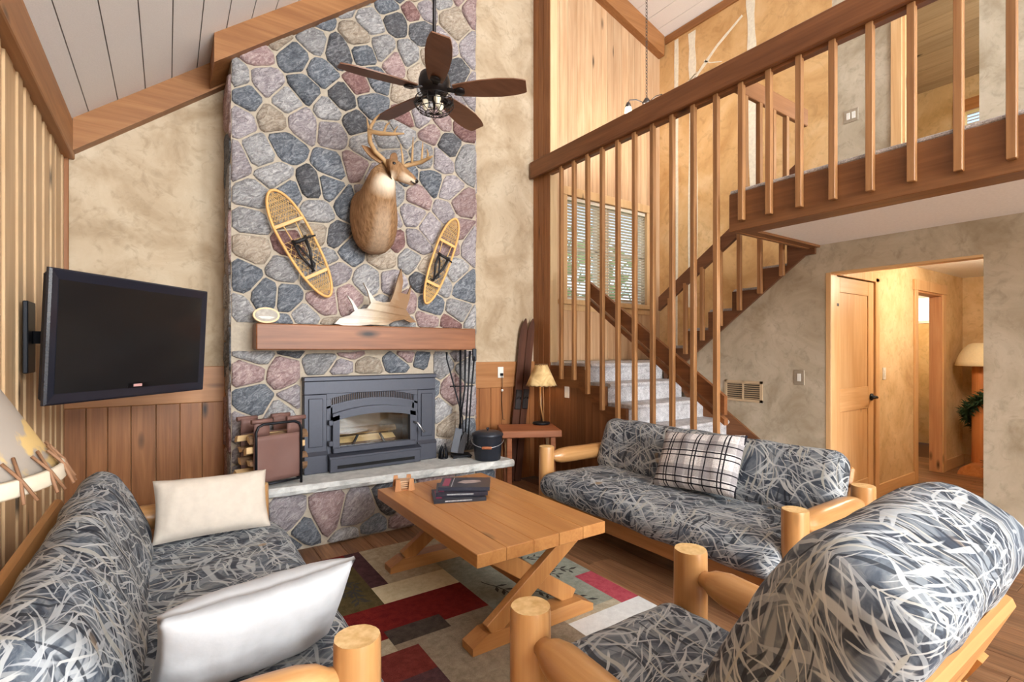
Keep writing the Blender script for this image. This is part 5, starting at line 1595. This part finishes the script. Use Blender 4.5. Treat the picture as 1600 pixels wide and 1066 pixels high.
# ------------------------------------------------------------------ lamp and end table beside the left sofa (mostly out of frame)
et2 = empty('side_table', 'low pine side table standing at the sofa end, under the leather-laced lamp', 'table', (-.312, 1.0, .0085))
MB().box(-.22, .22, -.20, .20, .54, .58, .006).build('top', logw('x'), et2)
for sx in (-1, 1):
    for sy in (-1, 1): MB().tube([(sx * .17, sy * .15, 0), (sx * .17, sy * .15, .54)], .025, 10).build('leg', logw('z'), et2)
l2 = empty('leather_shade_lamp', 'lamp with a large tapered shade with bear-brown print and laced hem', 'lamp', (-.312, 1.0, .5895))
MB().lathe([(0, 0), (.09, 0), (.09, .02), (.03, .05), (.022, .3), (.03, .45), (.012, .50), (.012, .64)], (0, 0, 0), 20).build('base', logw('z'), l2)
def hide():
    t = NT('printed_hide', .8, .2); v = t.coord(False); f, _ = t.noise(t.mapv(v, (5, 5, 7)), 1, 5, 1.0)
    return t.col(t.ramp(f, [(.47, lin((150, 139, 128))), (.50, lin((190, 160, 106)))]))
sh = lamp_shade(l2, .180, .05, .632, .872, hide(), 40, False)
m = MB()
N = 60
m.loft([[Vector((r * math.cos(2 * PI * i / N), r * math.sin(2 * PI * i / N), z)) for i in range(N)] for r, z in ((.185, .620), (.187, .623), (.184, .640), (.180, .643), (.178, .622))], False, closed=True)
m.build('hem_band', plain('hem_cream', (196, 184, 164), .8), sh)
for i in range(22):
    a = 2 * PI * i / 22
    def sp(da, z, r=.0):
        rr = .192 - (z - .62) * .57 + r
        return Vector((rr * math.cos(a + da), rr * math.sin(a + da), z))
    lp = sp(0, .612)
    MB().tube([sp(-.05, .612), sp(.0, .64, .003), sp(.06, .668)], .0022, 5).build('lace', plain('lace_brown', (128, 92, 66), .7), sh)
    MB().tube([sp(.05, .612), sp(.0, .64, .004), sp(-.05, .664)], .0022, 5).build('lace', plain('lace_brown', (128, 92, 66), .7), sh)

# ------------------------------------------------------------------ ceiling fan
FX, FY, FZ = 1.475, 3.08, 3.14
fn = empty('ceiling_fan', 'five-blade brown ceiling fan with a black caged light hanging from a rod', 'ceiling fan', (FX, FY, FZ))
BR = plain('fan_bronze', (38, 34, 34), .35, .6, .5)
MB().tube([(0, 0, .12), (0, 0, zl(FX) - FZ - .02)], .012, 10).build('down_rod', BR, fn)
MB().lathe([(.0, .0), (.07, .0), (.075, -.03), (.05, -.08), (.0, -.085)], (0, 0, zl(FX) - FZ - .02), 18).build('canopy', BR, fn)
MB().lathe([(0, .15), (.03, .15), (.05, .12), (.095, .10), (.105, .06), (.105, .02), (.085, -.02), (.06, -.03), (.06, -.05), (0, -.05)], (0, 0, 0), 28).build('motor', BR, fn)
BLD = wood('fan_blade', (134, 88, 62), (106, 66, 44), 'x', var=.04)
for k in range(5):
    a = -TH + math.radians(-6 + 72 * k)
    Mb = R(a, 4, 'Z')
    m = MB(); N = 12
    top_, bot_ = [], []
    outl = [(.13, .046), (.20, .060), (.32, .076), (.44, .082), (.54, .074), (.60, .060), (.618, .050)]
    pl_ = [(x, -w) for x, w in outl] + [(x, w) for x, w in outl[::-1]]
    M2 = Mb @ T((0, 0, -.005)) @ R(math.radians(-13), 4, 'X')
    q = MB().prism(pl_, -.004, .004, 'z'); q.v = [tuple(M2 @ Vector(v)) for v in q.v]
    bo = q.build('blade', BLD, fn)
    q = MB().bar((.06, 0, .012), (.16, 0, -.012), .035, .010).lathe([(0, -.006), (.034, -.006), (.034, .004), (0, .004)], (.175, 0, -.014), 14)
    q.v = [tuple(M2 @ Vector(v)) for v in q.v]
    q.build('blade_iron', BR, fn)
m = MB()
for z, r in ((-.06, .125), (-.10, .13), (-.135, .105), (-.155, .06)):
    m.tube([Vector((r * math.cos(2 * PI * i / 28), r * math.sin(2 * PI * i / 28), z)) for i in range(28)], .0028, 5, closed=True)
for i in range(16):
    a = 2 * PI * i / 16; c_, s_ = math.cos(a), math.sin(a)
    m.tube([(c_ * .06, s_ * .06, -.045), (c_ * .125, s_ * .125, -.06), (c_ * .13, s_ * .13, -.10), (c_ * .105, s_ * .105, -.135), (c_ * .06, s_ * .06, -.155), (c_ * .012, s_ * .012, -.158)], .0024, 5)
cg = m.build('light_cage', BR, fn)
MB().lathe([(0, -.05), (.018, -.05), (.018, -.075), (.012, -.08), (0, -.16), ], (0, 0, 0), 10).build('cage_stem', BR, cg)
for a in (.4, 2.5, 4.6):
    MB().lathe([(0, -.02), (.012, -.018), (.014, .0), (.024, .03), (.022, .048), (0, .06)], (.06 * math.cos(a), .06 * math.sin(a), -.115), 12).build('bulb', plain('bulb_glass', (232, 222, 196), .15, 0, .6), fn)

# ------------------------------------------------------------------ chain pendant over the stair
PXX, PYY, PZZ = 4.42, 3.80, 4.16
pd = empty('chain_pendant', 'three-arm chain pendant with glowing glass bulbs over the stairwell', 'pendant lamp', (PXX, PYY, PZZ))
m = MB(); zc = .06; k = 0
ztop = zr(PXX) - PZZ
while zc < ztop - .03:
    pts = []
    for i in range(8):
        a = 2 * PI * i / 8
        u_, v_2 = .012 * math.cos(a), .024 * math.sin(a)
        pts.append(Vector((u_, 0, zc + v_2)) if k % 2 else Vector((0, u_, zc + v_2)))
    m.tube(pts, .003, 4, closed=True); zc += .036; k += 1
NICK = plain('dark_nickel', (96, 92, 92), .35, .8)
m.build('chain', NICK, pd)
MB().lathe([(0, .06), (.02, .055), (.035, .03), (.05, .0), (.04, -.02), (.012, -.03), (0, -.04)], (0, 0, 0), 18).build('hub', NICK, pd)
def glow(name, c, st):
    t = NT(name, .3, .3); t.col(lin(c)); t.b.inputs['Emission Color'].default_value = lin(c); t.b.inputs['Emission Strength'].default_value = st; return t.m
for k in range(3):
    a = -TH + PI + 2 * PI * k / 3 + .15
    c_, s_ = math.cos(a), math.sin(a)
    MB().tube([(.03 * c_, .03 * s_, 0), (.12 * c_, .12 * s_, .03), (.20 * c_, .20 * s_, .02), (.215 * c_, .215 * s_, -.02)], .006, 6).build('arm', NICK, pd)
    MB().lathe([(0, .0), (.018, .0), (.03, -.03), (.034, -.055), (0, -.055)], (.215 * c_, .215 * s_, -.01), 14).build('socket', NICK, pd)
    MB().lathe([(.03, -.055), (.036, -.08), (.038, -.11), (.03, -.135), (0, -.145)], (.215 * c_, .215 * s_, -.01), 14).build('bulb', glow('bulb_glow', (255, 236, 200), 14), pd)
    point('pendant_glow', (PXX + .215 * c_, PYY + .215 * s_, PZZ - .22), 5.5, (1, .93, .84), .05)

# ------------------------------------------------------------------ outlets, switches, vent
def plate(name, label, cat, x, y, z, axis, w=.07, h=.115, rocker=1, frame=None):
    e = link(name, None, None, label, cat)
    if axis == 'y': e.matrix_world = T((x, y, z))
    else: e.matrix_world = T((x, y, z)) @ R(-PI / 2, 4, 'Z')
    MB().box(-w / 2, w / 2, -.006, 0, -h / 2, h / 2, .002).build('plate', frame or M_WHITE, e)
    for k in range(rocker):
        xx = (k - (rocker - 1) / 2) * .046
        MB().box(xx - .016, xx + .016, -.010, -.006, -.033, .033, .002).build('rocker', M_WHITE, e)
    return e
p = PY(782, 582, YB - .027)
ou = plate('wall_outlet', 'white wall outlet with a plugged-in lamp cord on the cedar cap rail', 'outlet', p.x, YB - .027, p.z, 'y')
MB().box(-.012, .016, -.034, -.010, -.035, -.008, .003).build('plug', M_BLACK, ou)
cd = MB().tube([Vector((p.x + .004, YB - .055, p.z - .03)), Vector((p.x + .012, YB - .045, p.z - .12)), Vector((p.x + .014, YB - .03, p.z - .3)), Vector((p.x + .03, YB - .03, p.z - .5)), Vector((p.x + .05, YB - .035, .66))], .0032, 6).build('lamp_cord', plain('cord_brown', (60, 44, 36), .6), None, 'thin dark lamp cord hanging from the outlet to the end table', 'cord')
MB().lathe([(0, -.014), (.011, -.01), (.014, 0), (.011, .01), (0, .014)], (p.x + .013, YB - .04, p.z - .19), 12).build('inline_switch', M_WHITE, cd)
M_TANP = plain('tan_plate', (196, 172, 140), .5)
M_LIT = plain('brass_frame', (170, 158, 140), .4, .3)
def side(u, v, X):
    q = PXp(u, v, X); return q
q = side(886, 613, XE + .004); plate('light_switch', 'pale switch plate on the stair panelling beside the lamp', 'light switch', XE + .005, q.y, q.z, 'x', rocker=0)
q = side(917, 570, XE - .0); plate('light_switch', 'small white switch on the stair skirt board under the landing', 'light switch', XE + .0015, q.y, q.z, 'x', .05, .10, rocker=0)
q = side(1249, 590, XR); plate('light_switch', 'framed switch on the tan wall between the vent and the hall opening', 'light switch', XR - .0005, q.y, q.z, 'x', .085, .13, 1, M_LIT)
q = side(1330, 181, XO); plate('light_switch', 'double rocker switch on the pale wall upstairs', 'light switch', XO - .0005, q.y, q.z, 'x', .125, .125, 2, M_LIT)
q = PY(1381, 584, 1.98); plate('light_switch', 'white switch on the hall wall next to the pine door', 'light switch', q.x, 1.9795, q.z, 'y', rocker=1)
q0 = side(1133, 596, XR); q1 = side(1192, 628, XR)
ve = link('wall_vent', None, None, 'tan metal return-air vent grille on the wall below the upper stair', 'vent'); ve.matrix_world = T((XR - .0005, (q0.y + q1.y) / 2, (q0.z + q1.z) / 2 + .003)) @ R(-PI / 2, 4, 'Z')
w2, h2 = abs(q0.y - q1.y) / 2, .098
m = MB(); m.box(-w2, w2, -.010, 0, h2 - .022, h2).box(-w2, w2, -.010, 0, -h2, -h2 + .022).box(-w2, -w2 + .025, -.010, 0, -h2, h2).box(w2 - .025, w2, -.010, 0, -h2, h2).box(-.008, .008, -.010, 0, -h2, h2)
m.build('frame', M_TANP, ve)
MB().box(-w2 + .02, w2 - .02, -.002, 0, -h2 + .02, h2 - .02).build('backing', plain('vent_dark', (70, 62, 54), .9), ve)
for k in range(8):
    z = -h2 + .03 + k * .0195
    MB().bar((-w2 + .02, -.005, z), (w2 - .02, -.005, z), .002, .015, up=(0, -.7, .7)).build('louvre', M_TANP, ve)

# ------------------------------------------------------------------ hall: log lamp with garland, ceiling light; bathroom vanity
hl = empty('log_floor_lamp', 'rustic log floor lamp with cream shade and half-log base in the hall', 'lamp', (7.66, 1.72, 0))
m = MB(); rings = []
for t in (-.30, -.29, 0, .29, .30):
    k = .96 if abs(t) == .30 else 1
    rings.append([Vector((t, -.14 * k * math.cos(PI * j / 10), .125 * k * math.sin(PI * j / 10))) for j in range(11)])
m.loft(rings, True, smooth=False); m.build('half_log_base', wood('hall_log', (236, 156, 84), (196, 106, 48), 'x', knots=.3), hl)
m = MB(); log_post(m, 0, 0, .085, .11, 1.22, 4); m.build('log_post', [wood('hall_log', (236, 156, 84), (196, 106, 48), 'z', knots=.3), logend()], hl)
CRS = plain('cream_shade', (242, 226, 186), .8)
m = MB(); N = 30; pr = [(.235, 1.22), (.222, 1.27), (.195, 1.35), (.155, 1.42), (.11, 1.465), (.07, 1.48)]
rings = [[Vector((r * math.cos(2 * PI * i / N), r * math.sin(2 * PI * i / N), z)) for i in range(N)] for r, z in pr] + [[Vector(((r - .005) * math.cos(2 * PI * i / N), (r - .005) * math.sin(2 * PI * i / N), z - .003)) for i in range(N)] for r, z in pr[::-1]]
m.loft(rings, False, closed=True); m.build('lamp_shade', CRS, hl)
ga_ = MB(); rnd = random.Random(5); stem = []
for k in range(60):
    t = k / 59; a = -2.6 + t * 9.0; r = .125 if t > .12 else .30 - 1.4 * t
    stem.append(Vector((7.66 + r * math.cos(a) * 1.1, 1.72 + r * math.sin(a), .16 + t * 1.04)))
ga_.tube(stem, .006, 5)
for p in stem:
    for j in range(26):
        d = Vector((rnd.uniform(-1, 1), rnd.uniform(-1, 1), rnd.uniform(-.8, .9))).normalized(); L = rnd.uniform(.05, .12); s2 = d.orthogonal().normalized() * .006
        b = p + d * .01
        ga_.add([b - s2, b + d * L * .5 - s2 * 1.4, b + d * L, b + d * L * .5 + s2 * 1.4], [(0, 1, 2, 3)])
ga_.build('pine_garland', plain('pine_needles', (44, 74, 48), .7, var=.3), None, 'green pine garland spiralling around the log lamp in the hall', 'garland')
hc = empty('hall_ceiling_light', 'flush ceiling light in the hall beyond the opening', 'ceiling light', (5.9, 1.1, ZU))
MB().lathe([(0, 0), (.14, 0), (.14, -.02), (0, -.02)], (0, 0, 0), 24).build('pan', NICK, hc)
MB().lathe([(.13, -.02), (.12, -.06), (.07, -.09), (0, -.10)], (0, 0, 0), 24).build('diffuser', glow('hall_diffuser', (255, 226, 180), 3), hc)
point('hall_glow', (5.9, 1.1, ZU - .18), 52, (1, .88, .72), .1)
va = empty('bathroom_vanity', 'dark wooden bathroom vanity seen through the open hall door', 'vanity', (8.7, 3.25, 0))
VW = wood('vanity_wood', (150, 92, 52), (112, 64, 34), 'z')
MB().box(-.6, .6, -.25, .3, .08, .80, .004).box(-.57, .57, -.2, .28, 0, .08).build('cabinet', VW, va)
for k in range(3):
    xa = -.58 + k * .39
    MB().box(xa, xa + .37, -.27, -.25, .12, .56, .006).build('cabinet_door', VW, va); MB().box(xa, xa + .37, -.27, -.25, .59, .77, .006).build('drawer', VW, va)
MB().box(-.63, .63, -.29, .33, .80, .84, .006).build('counter', plain('counter_stone', (92, 78, 66), .35, var=.2), va)
MB().tube([(0, .2, .84), (0, .2, .98), (0, .1, 1.0), (0, .08, .97)], .012, 8).build('faucet', M_BLACK, va)
bl2 = empty('bathroom_wall_light', 'wall light with a glowing glass bell over the bathroom vanity', 'wall light', (8.7, 3.58, 2.06))
MB().box(-.2, .2, -.02, .015, -.02, .02, .004).tube([(-.14, -.02, 0), (-.14, -.12, .03), (-.14, -.14, -.03)], .008, 6).tube([(.14, -.02, 0), (.14, -.12, .03), (.14, -.14, -.03)], .008, 6).build('arm', M_BLACK, bl2)
for s in (-1, 1): MB().lathe([(.02, -.03), (.035, -.06), (.055, -.13), (0, -.13)], (s * .14, -.14, 0), 14).build('glass_shade', glow('bath_glow', (255, 236, 200), 8), bl2)
point('bath_glow_lamp', (8.6, 2.8, 1.95), 22, (1, .82, .58), .08)
point('bedroom_glow', (6.3, .9, 3.9), 32, (1, .92, .8), .1)
